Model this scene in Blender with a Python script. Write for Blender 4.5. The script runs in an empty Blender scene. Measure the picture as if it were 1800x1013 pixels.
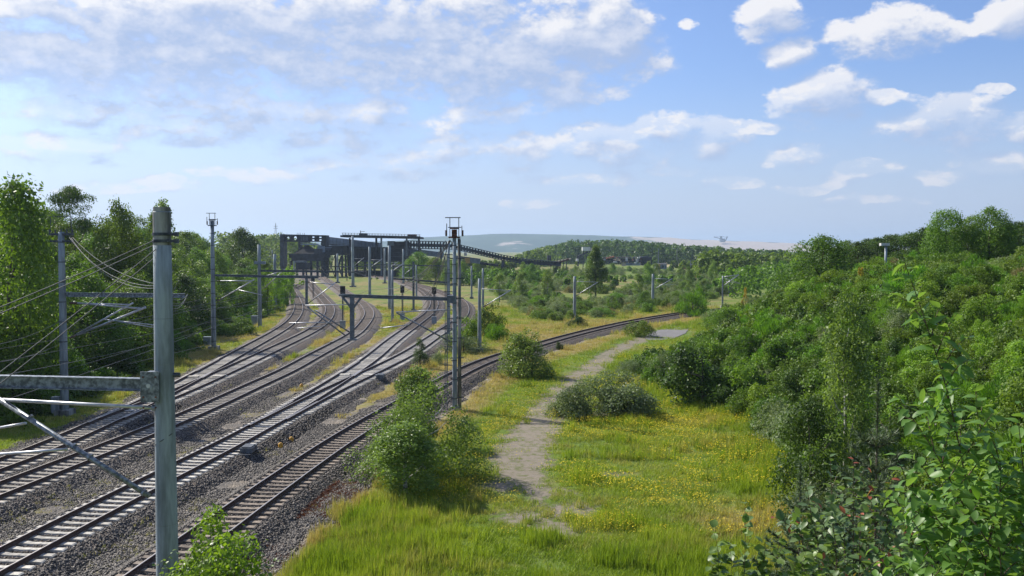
import bpy, math, random
import numpy as np
from mathutils import Vector, Matrix, Quaternion
R = math.radians
rnd = random.Random(7)
rng = np.random.default_rng(7)
SC = bpy.context.scene
COL = SC.collection

# ---------------------------------------------------------------- camera, sky, sun, exposure
CAM_Z = 10.2
cam = bpy.data.objects.new('camera', bpy.data.cameras.new('camera'))
COL.objects.link(cam)
cam.location = (0, 0, CAM_Z)
PITCH = math.atan((506.5 - 440) / 1600)
cam.rotation_euler = (R(90) - PITCH, 0, 0)
cam.data.sensor_width = 36; cam.data.lens = 32
cam.data.clip_start = 0.1; cam.data.clip_end = 40000
SC.camera = cam
SUN_AZ, SUN_EL = -55.0, 40.0        # azimuth from +Y, clockwise
sdir = Vector((math.cos(R(SUN_EL)) * math.sin(R(SUN_AZ)), math.cos(R(SUN_EL)) * math.cos(R(SUN_AZ)), math.sin(R(SUN_EL))))
sl = bpy.data.lights.new('sun', 'SUN'); sl.energy = 5.0; sl.angle = R(0.5); sl.color = (1.0, 0.94, 0.84)
so = bpy.data.objects.new('sun', sl); COL.objects.link(so)
so.rotation_euler = sdir.to_track_quat('Z', 'Y').to_euler()
SC.view_settings.view_transform = 'Standard'; SC.view_settings.look = 'None'
SC.view_settings.gamma = 1; SC.view_settings.use_curve_mapping = False
SC.view_settings.exposure = 0.56
SC.cycles.max_bounces = 5; SC.cycles.diffuse_bounces = 2; SC.cycles.glossy_bounces = 2
SC.cycles.transmission_bounces = 3; SC.cycles.volume_bounces = 0; SC.cycles.transparent_max_bounces = 6

class NT:
    """small node helper"""
    def __init__(s, tree): s.t = tree
    def n(s, typ, ins=None, **props):
        nd = s.t.nodes.new(typ)
        for k, v in props.items(): setattr(nd, k, v)
        if ins:
            for k, v in ins.items():
                sk = nd.inputs[k]
                if isinstance(v, bpy.types.NodeSocket): s.t.links.new(v, sk)
                else: sk.default_value = v
        return nd
    def m(s, op, a, b=0.0, c=0.0, clamp=False):
        nd = s.n('ShaderNodeMath', {0: a, 1: b, 2: c}, operation=op); nd.use_clamp = clamp
        return nd.outputs[0]
    def vm(s, op, a, b=(0, 0, 0), c=(0, 0, 0)):
        nd = s.n('ShaderNodeVectorMath', {0: a, 1: b}, operation=op)
        if op == 'MULTIPLY_ADD':
            if isinstance(c, bpy.types.NodeSocket): s.t.links.new(c, nd.inputs[2])
            else: nd.inputs[2].default_value = c
        return nd.outputs['Value'] if op in ('DOT_PRODUCT', 'LENGTH') else nd.outputs[0]
    def mix(s, f, a, b, blend='MIX'):
        nd = s.n('ShaderNodeMix', data_type='RGBA', blend_type=blend)
        for i, v in ((0, f), (6, a), (7, b)):
            if isinstance(v, bpy.types.NodeSocket): s.t.links.new(v, nd.inputs[i])
            else: nd.inputs[i].default_value = v if i == 0 else (tuple(v) + (1,) if len(v) == 3 else v)
        return nd.outputs[2]
    def smooth(s, x, lo, hi):
        nd = s.n('ShaderNodeMapRange', {0: x, 1: lo, 2: hi, 3: 0.0, 4: 1.0}, interpolation_type='SMOOTHSTEP')
        return nd.outputs[0]
    def noise(s, vec, scale, detail=4, rough=0.55, out=0):
        nd = s.n('ShaderNodeTexNoise', {'Scale': scale, 'Detail': detail, 'Roughness': rough})
        if vec is not None: s.t.links.new(vec, nd.inputs['Vector'])
        return nd.outputs[out]

# ---- world: Nishita sky with a field of cumulus in it (fixed to directions, all round)
W = bpy.data.worlds.new('World'); SC.world = W; W.use_nodes = True
wt = W.node_tree; wt.nodes.clear(); w = NT(wt)
sky = w.n('ShaderNodeTexSky', sky_type='NISHITA', sun_disc=False, sun_elevation=R(SUN_EL), sun_rotation=R(SUN_AZ % 360),
          altitude=100.0, air_density=1.0, dust_density=1.2, ozone_density=2.2)
tc = w.n('ShaderNodeTexCoord').outputs['Generated']
BL = [(150,85,200,70),(50,95,130,60),(400,55,240,62),(330,140,230,62),(700,35,200,50),(900,75,190,80),(1030,80,110,62),(640,130,160,58),
      (950,130,120,45),(500,110,250,75),(620,212,190,30),(850,203,85,22),(285,228,85,32),(460,235,100,26),(770,275,70,28),(905,272,80,26),
      (1080,258,95,30),(1180,230,60,34),(1262,246,50,32),(640,290,120,16),(110,262,100,22),(1350,35,68,32),(1385,98,50,24),(1575,62,90,36),
      (1770,18,58,34),(1435,180,92,46),(1550,178,28,14),(1660,218,100,40),(1790,222,36,30),(1385,270,60,22),(1500,302,60,16),(1745,290,70,20),
      (1105,315,36,14),(1285,320,42,10),(1650,308,52,12),(628,310,26,10),(420,190,90,24),(120,190,110,22),(180,120,150,50),(780,110,120,70),
      (930,355,40,8),(450,310,80,12),(560,180,70,25),(1200,48,22,8),(1520,350,80,8),(30,15,70,14),(230,330,90,10),(340,255,70,14),(560,245,80,16),(690,200,70,18),(840,165,70,28),(1020,150,80,40),(330,195,90,18),(700,305,60,8),(980,318,60,8),(1420,325,70,8),(1180,300,60,9),(1330,225,40,12),(1730,155,30,8)]
def cloud_group():
    g = bpy.data.node_groups.new('cloud_field', 'ShaderNodeTree')
    g.interface.new_socket('Dir', in_out='INPUT', socket_type='NodeSocketVector')
    g.interface.new_socket('Density', in_out='OUTPUT', socket_type='NodeSocketFloat'); g.interface.new_socket('Soft', in_out='OUTPUT', socket_type='NodeSocketFloat')
    q = NT(g); gi = g.nodes.new('NodeGroupInput'); go = g.nodes.new('NodeGroupOutput')
    d = gi.outputs[0]
    sp = q.n('ShaderNodeSeparateXYZ', {0: d})
    az = q.m('ARCTAN2', sp.outputs[0], sp.outputs[1]); el = q.m('ARCSINE', sp.outputs[2])
    wv = q.noise(d, 9.0, 5, 0.55, out=1)                    # warp of the shapes
    uv = q.n('ShaderNodeCombineXYZ', {0: az, 1: el}).outputs[0]
    uv = q.vm('MULTIPLY_ADD', q.vm('SUBTRACT', wv, (.5, .5, .5)), (.065, .04, 0), uv)
    uv = q.vm('MULTIPLY', uv, (1, 1, 0))
    cur = None
    for (cx, cy, rx, ry) in BL:
        a = math.atan((cx - 900) / 1600); e = math.atan((440 - cy) / math.hypot(1600, cx - 900))
        kx = 1.38 if cx < 1180 else 1.12; sx = 1600 / (rx * kx); sy = 1600 / (ry * kx * 1.04)
        v = q.vm('MULTIPLY_ADD', uv, (sx, sy, 0), (-a * sx, -e * sy, 0))
        dd = q.vm('DOT_PRODUCT', v, v)
        cur = dd if cur is None else q.m('SMOOTH_MIN', cur, dd, 0.35)
    f = q.m('SUBTRACT', 1.0, cur)
    f = q.m('MAXIMUM', f, -0.9)
    # the sky outside the photograph goes on with the same kind of cloud
    big = q.noise(d, 3.2, 3, 0.5)
    outside = q.smooth(q.m('ABSOLUTE', az), 0.60, 0.75)
    outside = q.m('MAXIMUM', outside, q.smooth(el, 0.30, 0.40))
    f2 = q.m('MULTIPLY_ADD', big, 5.0, -2.6)
    f = q.m('ADD', q.m('MULTIPLY', f, q.m('SUBTRACT', 1.0, outside)), q.m('MULTIPLY', f2, outside))
    soft = q.m('MULTIPLY_ADD', q.m('SUBTRACT', q.noise(q.vm('MULTIPLY', d, (1, 1, 1.7)), 8.0, 3, 0.5), .5), 3.0, f)
    st = q.vm('MULTIPLY', d, (1, 1, 1.7))
    n1 = q.m('SUBTRACT', q.noise(st, 16.0, 10, 0.62), 0.5)
    n2 = q.m('SUBTRACT', q.noise(st, 50.0, 6, 0.6), 0.5)
    f = q.m('MULTIPLY_ADD', n1, 3.4, f)
    f = q.m('MULTIPLY_ADD', n2, 1.1, f)
    g.links.new(f, go.inputs[0]); g.links.new(soft, go.inputs[1])
    return g
cg = cloud_group()
c1 = w.n('ShaderNodeGroup', {}, node_tree=cg); wt.links.new(tc, c1.inputs[0])
tosun = Vector((-0.60, 0.0, 0.80)) * 0.020
c2 = w.n('ShaderNodeGroup', {}, node_tree=cg)
wt.links.new(w.vm('NORMALIZE', w.vm('ADD', tc, tuple(tosun))), c2.inputs[0])
den = c1.outputs[0]
lit = w.smooth(w.m('SUBTRACT', w.m('MINIMUM', c1.outputs[0], 2.6), w.m('MINIMUM', c2.outputs[0], 2.6)), -0.55, 1.0)
alpha = w.n('ShaderNodeMapRange', {0: den, 1: -0.10, 2: w.m('MULTIPLY_ADD', lit, -0.65, 1.05), 3: 0.0, 4: 1.0}, interpolation_type='SMOOTHSTEP').outputs[0]
thick = w.m('MULTIPLY', w.smooth(c2.outputs[1], 0.15, 1.0), w.smooth(den, 0.0, 0.8))
el0 = w.n('ShaderNodeSeparateXYZ', {0: tc}).outputs[2]
low = w.smooth(el0, -0.02, 0.15)
shade = w.m('MULTIPLY', w.m('MULTIPLY_ADD', lit, 0.95, 0.02), w.m('MULTIPLY_ADD', thick, -0.55, 1.15))
K = 7.9
dark = w.mix(low, (0.47*K, 0.57*K, 0.77*K), (0.40*K, 0.51*K, 0.76*K))
brite = w.mix(low, (0.86*K, 0.80*K, 0.82*K), (0.94*K, 0.93*K, 0.95*K))
ccol = w.mix(shade, dark, brite)
alpha = w.m('MULTIPLY', alpha, w.m('MULTIPLY_ADD', low, 0.58, 0.38))
lown = w.smooth(w.noise(w.vm('MULTIPLY', tc, (1, 1, 2.2)), 26.0, 6, 0.6), 0.36, 0.60)
alpha = w.m('MULTIPLY', alpha, w.m('MAXIMUM', lown, w.m('MULTIPLY_ADD', w.smooth(el0, 0.08, 0.20), 0.8, 0.2)))
# thin milky veil that the photograph's lower sky has
skyc = w.mix(1.0, sky.outputs[0], (0.86, 0.98, 1.28), 'MULTIPLY')
veil = w.m('SUBTRACT', 1.0, w.smooth(el0, 0.0, 0.20))
skyc = w.mix(w.m('MULTIPLY', veil, 0.75), skyc, (0.56*K, 0.64*K, 0.84*K))
bg = w.n('ShaderNodeBackground', {'Color': w.mix(alpha, skyc, ccol), 'Strength': 0.086})
wo = w.n('ShaderNodeOutputWorld'); wt.links.new(bg.outputs[0], wo.inputs[0])
W.cycles.sampling_method = 'MANUAL'; W.cycles.sample_map_resolution = 512

# ---------------------------------------------------------------- helpers
_cp, _sp = math.cos(PITCH), math.sin(PITCH)
def ray(px, py):
    a = (px - 900) / 1600; b = (506.5 - py) / 1600
    return Vector((a, _cp + b * _sp, -_sp + b * _cp))
def G(px, py, z=-0.5):              # where the line of sight meets a level
    d = ray(px, py); t = (z - CAM_Z) / d.z
    return Vector((d.x * t, d.y * t, z))
def A(px, py, Y):                   # at a given distance
    d = ray(px, py); t = Y / d.y
    return Vector((d.x * t, Y, CAM_Z + d.z * t))

def tag(o, label=None, cat=None, group=None, kind=None):
    if label: o['label'] = label
    if cat: o['category'] = cat
    if group: o['group'] = group
    if kind: o['kind'] = kind
    return o
def empty(name, loc, rz=0):
    o = bpy.data.objects.new(name, None); COL.objects.link(o)
    o.location = loc; o.rotation_euler = (0, 0, rz); o.empty_display_size = 0.3
    return o
def link(name, me, parent=None, loc=None):
    o = bpy.data.objects.new(name, me); COL.objects.link(o)
    if parent: o.parent = parent
    if loc is not None: o.location = loc
    return o
KIDS = {}
def copy_tree(o, parent=None):
    c = o.copy(); COL.objects.link(c)
    if parent: c.parent = parent
    for ch in list(o.children): copy_tree(ch, c)
    return c
def np_mesh(name, V, F, mat, attrs=None, smooth=False):
    me = bpy.data.meshes.new(name)
    V = np.asarray(V, np.float32); F = np.asarray(F, np.int32)
    k = F.shape[1]
    me.vertices.add(len(V)); me.vertices.foreach_set('co', V.ravel())
    me.loops.add(F.size); me.loops.foreach_set('vertex_index', F.ravel())
    me.polygons.add(len(F)); me.polygons.foreach_set('loop_start', np.arange(0, F.size, k, dtype=np.int32))
    if attrs:
        for nm, a in attrs.items():
            at = me.attributes.new(nm, 'FLOAT', 'POINT'); at.data.foreach_set('value', np.asarray(a, np.float32))
    me.materials.append(mat)
    me.update(calc_edges=True)
    if smooth: me.polygons.foreach_set('use_smooth', np.ones(len(F), bool))
    return me
class MB:
    def __init__(s): s.v = []; s.f = []
    def add(s, vs, fs):
        b = len(s.v); s.v += [tuple(v) for v in vs]; s.f += [tuple(i + b for i in f) for f in fs]; return s
    def box(s, c, d, rz=0):
        c = Vector(c); cs, sn = math.cos(rz), math.sin(rz); P = []
        for z in (-1, 1):
            for (x, y) in ((-1, -1), (1, -1), (1, 1), (-1, 1)):
                X, Y = x * d[0] / 2, y * d[1] / 2
                P.append(c + Vector((X * cs - Y * sn, X * sn + Y * cs, z * d[2] / 2)))
        return s.add(P, [(3, 2, 1, 0), (4, 5, 6, 7), (0, 1, 5, 4), (1, 2, 6, 5), (2, 3, 7, 6), (3, 0, 4, 7)])
    def frame(s, a, b):
        d = (Vector(b) - Vector(a)).normalized()
        up = Vector((0, 0, 1)) if abs(d.z) < 0.95 else Vector((0, 1, 0))
        x = d.cross(up).normalized(); y = x.cross(d).normalized(); return d, x, y
    def bar(s, a, b, w_, h_):
        a, b = Vector(a), Vector(b); d, x, y = s.frame(a, b); P = []
        for p in (a, b):
            for (i, j) in ((-1, -1), (1, -1), (1, 1), (-1, 1)): P.append(p + x * i * w_ / 2 + y * j * h_ / 2)
        return s.add(P, [(3, 2, 1, 0), (4, 5, 6, 7), (0, 1, 5, 4), (1, 2, 6, 5), (2, 3, 7, 6), (3, 0, 4, 7)])
    def tube(s, pts, r, n=8, cap=True):
        pts = [Vector(p) for p in pts]; rs = r if isinstance(r, (list, tuple)) else [r] * len(pts)
        P = []; N = len(pts)
        for i, p in enumerate(pts):
            a = pts[max(0, i - 1)]; b = pts[min(N - 1, i + 1)]
            d, x, y = s.frame(a, b)
            for k in range(n):
                t = 2 * math.pi * k / n; P.append(p + x * math.cos(t) * rs[i] + y * math.sin(t) * rs[i])
        Fc = []
        for i in range(N - 1):
            for k in range(n):
                Fc.append((i * n + k, i * n + (k + 1) % n, (i + 1) * n + (k + 1) % n, (i + 1) * n + k))
        if cap: Fc += [tuple(range(n))[::-1], tuple((N - 1) * n + k for k in range(n))]
        return s.add(P, Fc)
    def build(s, name, mat, parent=None, smooth=False, loc=None):
        me = bpy.data.meshes.new(name); me.from_pydata(s.v, [], s.f); me.materials.append(mat)
        if smooth: me.polygons.foreach_set('use_smooth', [len(p.vertices) == 4 for p in me.polygons])
        me.update(); return link(name, me, parent, loc)

# ---------------------------------------------------------------- materials
def material(name):
    m = bpy.data.materials.new(name); m.use_nodes = True; m.node_tree.nodes.clear()
    q = NT(m.node_tree); out = q.n('ShaderNodeOutputMaterial'); return m, q, out
def simple(name, col, rough=0.6, metal=0.0, var=0.25, scale=3.0, bump=0.0, streak=False, col2=None, rand=0.0):
    m, q, out = material(name)
    tco = q.n('ShaderNodeTexCoord').outputs['Object']
    v = q.vm('MULTIPLY', tco, (1, 1, 0.15)) if streak else tco
    n = q.noise(v, scale, 6, 0.6)
    c2 = col2 or tuple(x * max(.1, 1 - var * 1.6) for x in col)
    c = q.mix(q.smooth(n, 0.35, 0.68), c2, tuple(min(1, x * (1 + var * .6)) for x in col))
    if rand:
        oi = q.n('ShaderNodeObjectInfo').outputs['Random']
        c = q.n('ShaderNodeHueSaturation', {'Value': q.m('MULTIPLY_ADD', oi, rand, 1.0 - rand * .6), 'Color': c}).outputs[0]
    b = q.n('ShaderNodeBsdfPrincipled', {'Base Color': c, 'Roughness': rough, 'Metallic': metal})
    if bump:
        bp = q.n('ShaderNodeBump', {'Strength': bump, 'Distance': 0.02, 'Height': q.noise(tco, scale * 12, 4, 0.6)})
        m.node_tree.links.new(bp.outputs[0], b.inputs['Normal'])
    m.node_tree.links.new(b.outputs[0], out.inputs[0]); return m
def leafmat(name, dark, light, hue=0.03, trans=0.35, rough=0.5, accent=None, instancer=False, gloss=0.25):
    m, q, out = material(name)
    at = q.n('ShaderNodeAttribute', attribute_name='tint').outputs['Fac']
    pos = q.n('ShaderNodeNewGeometry').outputs['Position']
    f = q.m('ADD', q.m('MULTIPLY', at, 0.75), q.m('MULTIPLY', q.noise(pos, 0.9, 2), 0.45), clamp=True)
    c = q.mix(f, dark, light)
    if accent: c = q.mix(q.smooth(at, 0.955, 0.965), c, accent)
    oi = q.n('ShaderNodeObjectInfo').outputs['Random']
    hs = q.n('ShaderNodeHueSaturation', {'Hue': q.m('MULTIPLY_ADD', oi, hue, 0.5 - hue / 2), 'Saturation': 1.0,
             'Value': q.m('MULTIPLY_ADD', q.m('FRACT', q.m('MULTIPLY', oi, 7.3)), 0.4, 0.8), 'Color': c}).outputs[0]
    d = q.n('ShaderNodeBsdfPrincipled', {'Base Color': hs, 'Roughness': rough, 'Specular IOR Level': gloss})
    tcol = q.mix(1.0, hs, (1.25, 1.3, 0.5), 'MULTIPLY')
    t = q.n('ShaderNodeBsdfTranslucent', {'Color': tcol})
    mx = q.n('ShaderNodeMixShader', {0: trans, 1: d.outputs[0], 2: t.outputs[0]})
    m.node_tree.links.new(mx.outputs[0], out.inputs[0]); return m
M = {}
M['concrete_mast'] = simple('concrete_mast', (0.27, 0.315, 0.335), 0.75, 0, 0.30, 3.5, 0.4, True)
M['concrete_dirty'] = simple('concrete_dirty', (0.27, 0.27, 0.25), 0.85, 0, 0.5, 3.0, 0.3, True)
M['galv'] = simple('galvanised_steel', (0.24, 0.265, 0.29), 0.48, 0.6, 0.4, 9.0)
M['steel_dark'] = simple('dark_steel', (0.075, 0.085, 0.10), 0.55, 0.3, 0.35, 5.0)
M['steel_grey'] = simple('grey_painted_steel', (0.13, 0.155, 0.18), 0.5, 0.2, 0.25, 4.0)
M['tube'] = simple('bright_tube', (0.50, 0.51, 0.53), 0.42, 0.6, 0.15, 5.0)
M['rust'] = simple('rusty_iron', (0.16, 0.055, 0.03), 0.8, 0.1, 0.5, 6.0)
M['black'] = simple('black_sheet', (0.018, 0.018, 0.022), 0.5, 0, 0.3)
M['motor_box'] = simple('motor_box_paint', (0.10, 0.115, 0.13), 0.6, 0, 0.3)
M['cabinet'] = simple('cabinet_paint', (0.24, 0.29, 0.33), 0.5, 0, 0.12)
M['sleeper_mid'] = simple('weathered_sleeper', (0.36, 0.325, 0.27), 0.85, 0, 0.28, 5.0, 0.5, rand=0.5)
M['sleeper'] = simple('concrete_sleeper', (0.50, 0.47, 0.405), 0.85, 0, 0.22, 5.0, 0.5, rand=0.5)
M['sleeper_dirty'] = simple('brown_stained_sleeper', (0.235, 0.19, 0.145), 0.9, 0, 0.3, 5.0, 0.5, rand=0.5)
M['wire'] = simple('wire_metal', (0.09, 0.10, 0.11), 0.7, 0.0, 0.2)
M['insul'] = simple('insulator_glaze', (0.10, 0.05, 0.04), 0.25, 0, 0.2)
M['yellow'] = simple('yellow_paint', (0.62, 0.33, 0.03), 0.6, 0, 0.2)
M['coal_steel'] = simple('coal_blackened_steel', (0.026, 0.030, 0.042), 0.8, 0.1, 0.45, 0.4)
M['coal_steel2'] = simple('weathered_plant_steel', (0.045, 0.052, 0.068), 0.7, 0.1, 0.35, 0.4)
M['gallery'] = simple('corrugated_grey_sheet', (0.20, 0.25, 0.31), 0.6, 0.1, 0.2, 0.5)
M['coal'] = simple('lignite_dust', (0.022, 0.020, 0.020), 0.95, 0, 0.4, 1.2, 0.6)
M['white_sheet'] = simple('white_sheet', (0.62, 0.62, 0.60), 0.6, 0, 0.12, 0.4)
M['yellow_hut'] = simple('yellow_render', (0.55, 0.36, 0.10), 0.7, 0, 0.15, 0.4)
M['beige'] = simple('beige_render', (0.52, 0.44, 0.33), 0.8, 0, 0.2, 0.4)
M['orange_roof'] = simple('orange_roof_tile', (0.36, 0.12, 0.05), 0.8, 0, 0.2, 0.4)
M['red_wall'] = simple('red_gable', (0.36, 0.13, 0.10), 0.8, 0, 0.2, 0.4)
M['dark_roof'] = simple('dark_roof', (0.045, 0.048, 0.055), 0.8, 0, 0.2, 0.4)
M['window'] = simple('window_glass', (0.03, 0.04, 0.05), 0.12, 0, 0.1)
M['bark'] = simple('bark', (0.10, 0.08, 0.06), 0.9, 0, 0.4, 6, 0.5, True)
M['birch_bark'] = simple('birch_bark', (0.45, 0.43, 0.38), 0.8, 0, 0.6, 5, 0.3)
M['twig'] = simple('twig', (0.11, 0.075, 0.045), 0.8, 0, 0.3)
# rail: worn bright head, rusty web
def railmat():
    m, q, out = material('rail_steel')
    g = q.n('ShaderNodeNewGeometry'); nz = q.n('ShaderNodeSeparateXYZ', {0: g.outputs['Normal']}).outputs[2]
    pz = q.n('ShaderNodeSeparateXYZ', {0: g.outputs['Position']}).outputs[2]
    top = q.m('MULTIPLY', q.smooth(nz, 0.7, 0.95), q.smooth(pz, -0.03, -0.012))
    c = q.mix(q.noise(g.outputs['Position'], 4, 4), (0.045, 0.024, 0.017), (0.10, 0.058, 0.04))
    a = q.n('ShaderNodeBsdfPrincipled', {'Base Color': c, 'Roughness': 0.85})
    b = q.n('ShaderNodeBsdfPrincipled', {'Base Color': (0.36, 0.33, 0.30, 1), 'Roughness': 0.45, 'Metallic': 0.9})
    mx = q.n('ShaderNodeMixShader', {0: top, 1: a.outputs[0], 2: b.outputs[0]})
    m.node_tree.links.new(mx.outputs[0], out.inputs[0]); return m
M['rail'] = railmat()
# ballast
def ballast(name, tone, rust=0.0):
    m, q, out = material(name)
    pos = q.n('ShaderNodeNewGeometry').outputs['Position']
    v = q.n('ShaderNodeTexVoronoi', {'Vector': pos, 'Scale': 15.0, 'Randomness': 1.0})
    rv = q.n('ShaderNodeSeparateXYZ', {0: v.outputs['Color']}).outputs[0]
    c = q.mix(rv, tuple(x * 0.5 for x in tone), tuple(x * 1.5 for x in tone))
    big = q.smooth(q.noise(pos, 0.45, 5), 0.40, 0.62)
    c = q.mix(big, c, q.mix(1.0, c, (1.15, 0.98, 0.80), 'MULTIPLY'))
    at = q.n('ShaderNodeAttribute', attribute_name='rust').outputs['Fac']
    c = q.mix(q.m('MULTIPLY', at, q.m('MULTIPLY_ADD', q.noise(pos, 1.3, 4), 0.6, 0.45), clamp=True), c, q.mix(rv, (0.055, 0.038, 0.028), (0.19, 0.14, 0.105)))
    b = q.n('ShaderNodeBsdfPrincipled', {'Base Color': c, 'Roughness': 0.85})
    bp = q.n('ShaderNodeBump', {'Strength': 1.0, 'Distance': 0.045, 'Height': v.outputs['Distance']}, invert=True)
    m.node_tree.links.new(bp.outputs[0], b.inputs['Normal'])
    m.node_tree.links.new(b.outputs[0], out.inputs[0]); return m
M['ballast'] = ballast('ballast_stone', (0.078, 0.068, 0.059))
def stonemat():
    m, q, out = material('loose_stone')
    at = q.n('ShaderNodeAttribute', attribute_name='tint', attribute_type='INSTANCER').outputs['Fac']
    c = q.mix(at, (0.022, 0.020, 0.019), (0.215, 0.19, 0.16))
    rs = q.n('ShaderNodeAttribute', attribute_name='rust', attribute_type='INSTANCER').outputs['Fac']
    c = q.mix(rs, c, q.mix(at, (0.032, 0.024, 0.019), (0.16, 0.125, 0.098)))
    b = q.n('ShaderNodeBsdfPrincipled', {'Base Color': c, 'Roughness': 0.75})
    m.node_tree.links.new(b.outputs[0], out.inputs[0]); return m
M['stone'] = stonemat()
# ---------------------------------------------------------------- track alignments (centre lines, traced on the rail level)
def catmull(P, step=1.0):
    P = [Vector(p) for p in P]; P = [P[0] * 2 - P[1]] + P + [P[-1] * 2 - P[-2]]; out = []
    for i in range(1, len(P) - 2):
        a, b, c, d = P[i - 1:i + 3]; L = (c - b).length; n = max(2, int(L / step))
        for k in range(n):
            t = k / n
            out.append(0.5 * ((2 * b) + (c - a) * t + (2 * a - 5 * b + 4 * c - d) * t * t + (3 * b - a - 3 * c + d) * t ** 3))
    out.append(P[-2]); return out
def resample(P, step):
    P = np.array([tuple(p) for p in P]); L = np.r_[0, np.cumsum(np.linalg.norm(np.diff(P, axis=0), axis=1))]
    s = np.arange(0, L[-1], step); return np.stack([np.interp(s, L, P[:, k]) for k in range(P.shape[1])], 1)
def smoothline(P, it):
    P = P.copy()
    for _ in range(it): P[1:-1] = 0.25 * P[:-2] + 0.5 * P[1:-1] + 0.25 * P[2:]
    return P
def centre(px, pre=(), it=150, step=0.5):
    W_ = [Vector((p[0], p[1], 0)) for p in pre] + [G(x, y, 0.0) for x, y in px]
    return smoothline(resample(catmull(W_), step)[:, :2], it)
TR = {}
TR['one_a'] = centre([(0,817),(200,731),(307,680),(350,657),(436,609.8),(492,579),(516,560),(525,541.8),(522,527.5),(515.5,514.5),(509,503),(503,491),(497,482)], pre=[(-27.5,24),(-26.6,32)])
TR['one_b'] = centre([(0,817),(200,731.5),(307,690.5),(418,641.4),(485,610.3),(549,579.5),(574.8,559),(580.5,541.7),(574.2,532.5),(555.8,511),(539.2,492),(532,481),(527,473)], pre=[(-27.5,24),(-26.6,32)])
TR['two'] = centre([(0,857),(275,751),(400,698),(434,680),(500,652.5),(550,624.5),(616,590),(633,576.7),(649.5,551),(638.8,533.5),(624.5,524.6),(598.5,507.4),(578,494),(558,480.5),(546,472.5)], pre=[(-23.9,20),(-23.0,30)])
TR['three_a'] = centre([(0,981),(200,878),(305,826),(416,771),(500,724),(560,688),(610.5,656.7),(656,626),(686.7,599.7),(737,563),(756.6,547.5),(763.7,532),(756.6,520.5),(736,506),(694,489.5),(656,481),(616,473)], pre=[(-18.4,14),(-17.6,22)])
TR['three_b'] = centre([(0,981),(200,878),(305,826),(416,771),(500,727),(560,695),(610,671),(663.8,646.8),(725,616),(764,589.5),(790,574),(811,557),(817.3,542.8),(812.8,531),(802,523),(789,517.5),(766.6,509),(745,502),(700,492),(640,482)], pre=[(-18.4,14),(-17.6,22)])
TR['four'] = centre([(305,978),(440,881),(616,760),(774,671.5),(841.7,637),(891.7,620.3),(972,596.7),(1041.7,578.6),(1114,563),(1161,555),(1194,550),(1235,545),(1290,541),(1370,537)], pre=[(-12.9,10),(-12.1,20)])
TR['far'] = centre([(530,498),(512,506),(497,500),(486,495),(478,490)], it=30)
ALLT = np.concatenate([v for v in TR.values()])
T4 = TR['four']
from mathutils.kdtree import KDTree
_KD = {}
def dist_to(P, X, Y):
    """distance from each X,Y to a polyline's points"""
    X = np.asarray(X, float); Y = np.asarray(Y, float); sh = X.shape
    k_ = id(P)
    if k_ not in _KD:
        kd = KDTree(len(P))
        for i, p in enumerate(P): kd.insert((p[0], p[1], 0), i)
        kd.balance(); _KD[k_] = kd
    kd = _KD[k_]; q = np.stack([X.ravel(), Y.ravel()], 1); out = np.full(len(q), 1e3)
    m = (q[:, 0] > P[:, 0].min() - 14) & (q[:, 0] < P[:, 0].max() + 14) & (q[:, 1] < P[:, 1].max() + 14) & (q[:, 1] > P[:, 1].min() - 14)
    f = kd.find; out[m] = [f((x, y, 0))[2] for x, y in q[m].tolist()]
    return out.reshape(sh)
PATH = smoothline(resample(catmull([G(x, y) for x, y in [(985,1000),(975,935),(950,880),(918,820),(915,790),(946,745),(968,703),(1000,673),(1040,645),(1085,613),(1135,592)]]), 0.5)[:, :2], 12)
# ---------------------------------------------------------------- ground shape
def vnoise(X, Y, s, seed=0):
    X = np.asarray(X, float) / s + seed * 17.3; Y = np.asarray(Y, float) / s + seed * 9.1
    xi = np.floor(X).astype(np.int64); yi = np.floor(Y).astype(np.int64); fx = X - xi; fy = Y - yi
    fx = fx * fx * (3 - 2 * fx); fy = fy * fy * (3 - 2 * fy)
    def h(i, j):
        n = (i * 374761393 + j * 668265263 + seed * 1442695) & 0x7fffffff
        n = (n ^ (n >> 13)) * 1274126177 & 0x7fffffff; return ((n ^ (n >> 16)) & 0xffff) / 65535.0
    return (h(xi, yi) * (1 - fx) + h(xi + 1, yi) * fx) * (1 - fy) + (h(xi, yi + 1) * (1 - fx) + h(xi + 1, yi + 1) * fx) * fy
def ss(x, a, b):
    t = np.clip((x - a) / (b - a), 0, 1); return t * t * (3 - 2 * t)
TOE_Y = [0, 30, 45, 55, 65, 74, 82, 90, 98, 104, 118, 130, 160, 200, 300, 1000]
TOE_X = [8, 10.6, 13.2, 15.0, 12.6, 10.8, 10.4, 15.0, 21.0, 24.5, 27.0, 27.5, 43, 80, 170, 700]
def toe(Y): return np.interp(Y, TOE_Y, TOE_X)
LT_Y = [0, 45, 60, 80, 100, 130, 160, 220, 330, 1000]
LT_X = [-33, -31.0, -31, -32.5, -35.0, -39, -43, -56, -100, -400]
def ltoe(Y): return np.interp(Y, LT_Y, LT_X)
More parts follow.
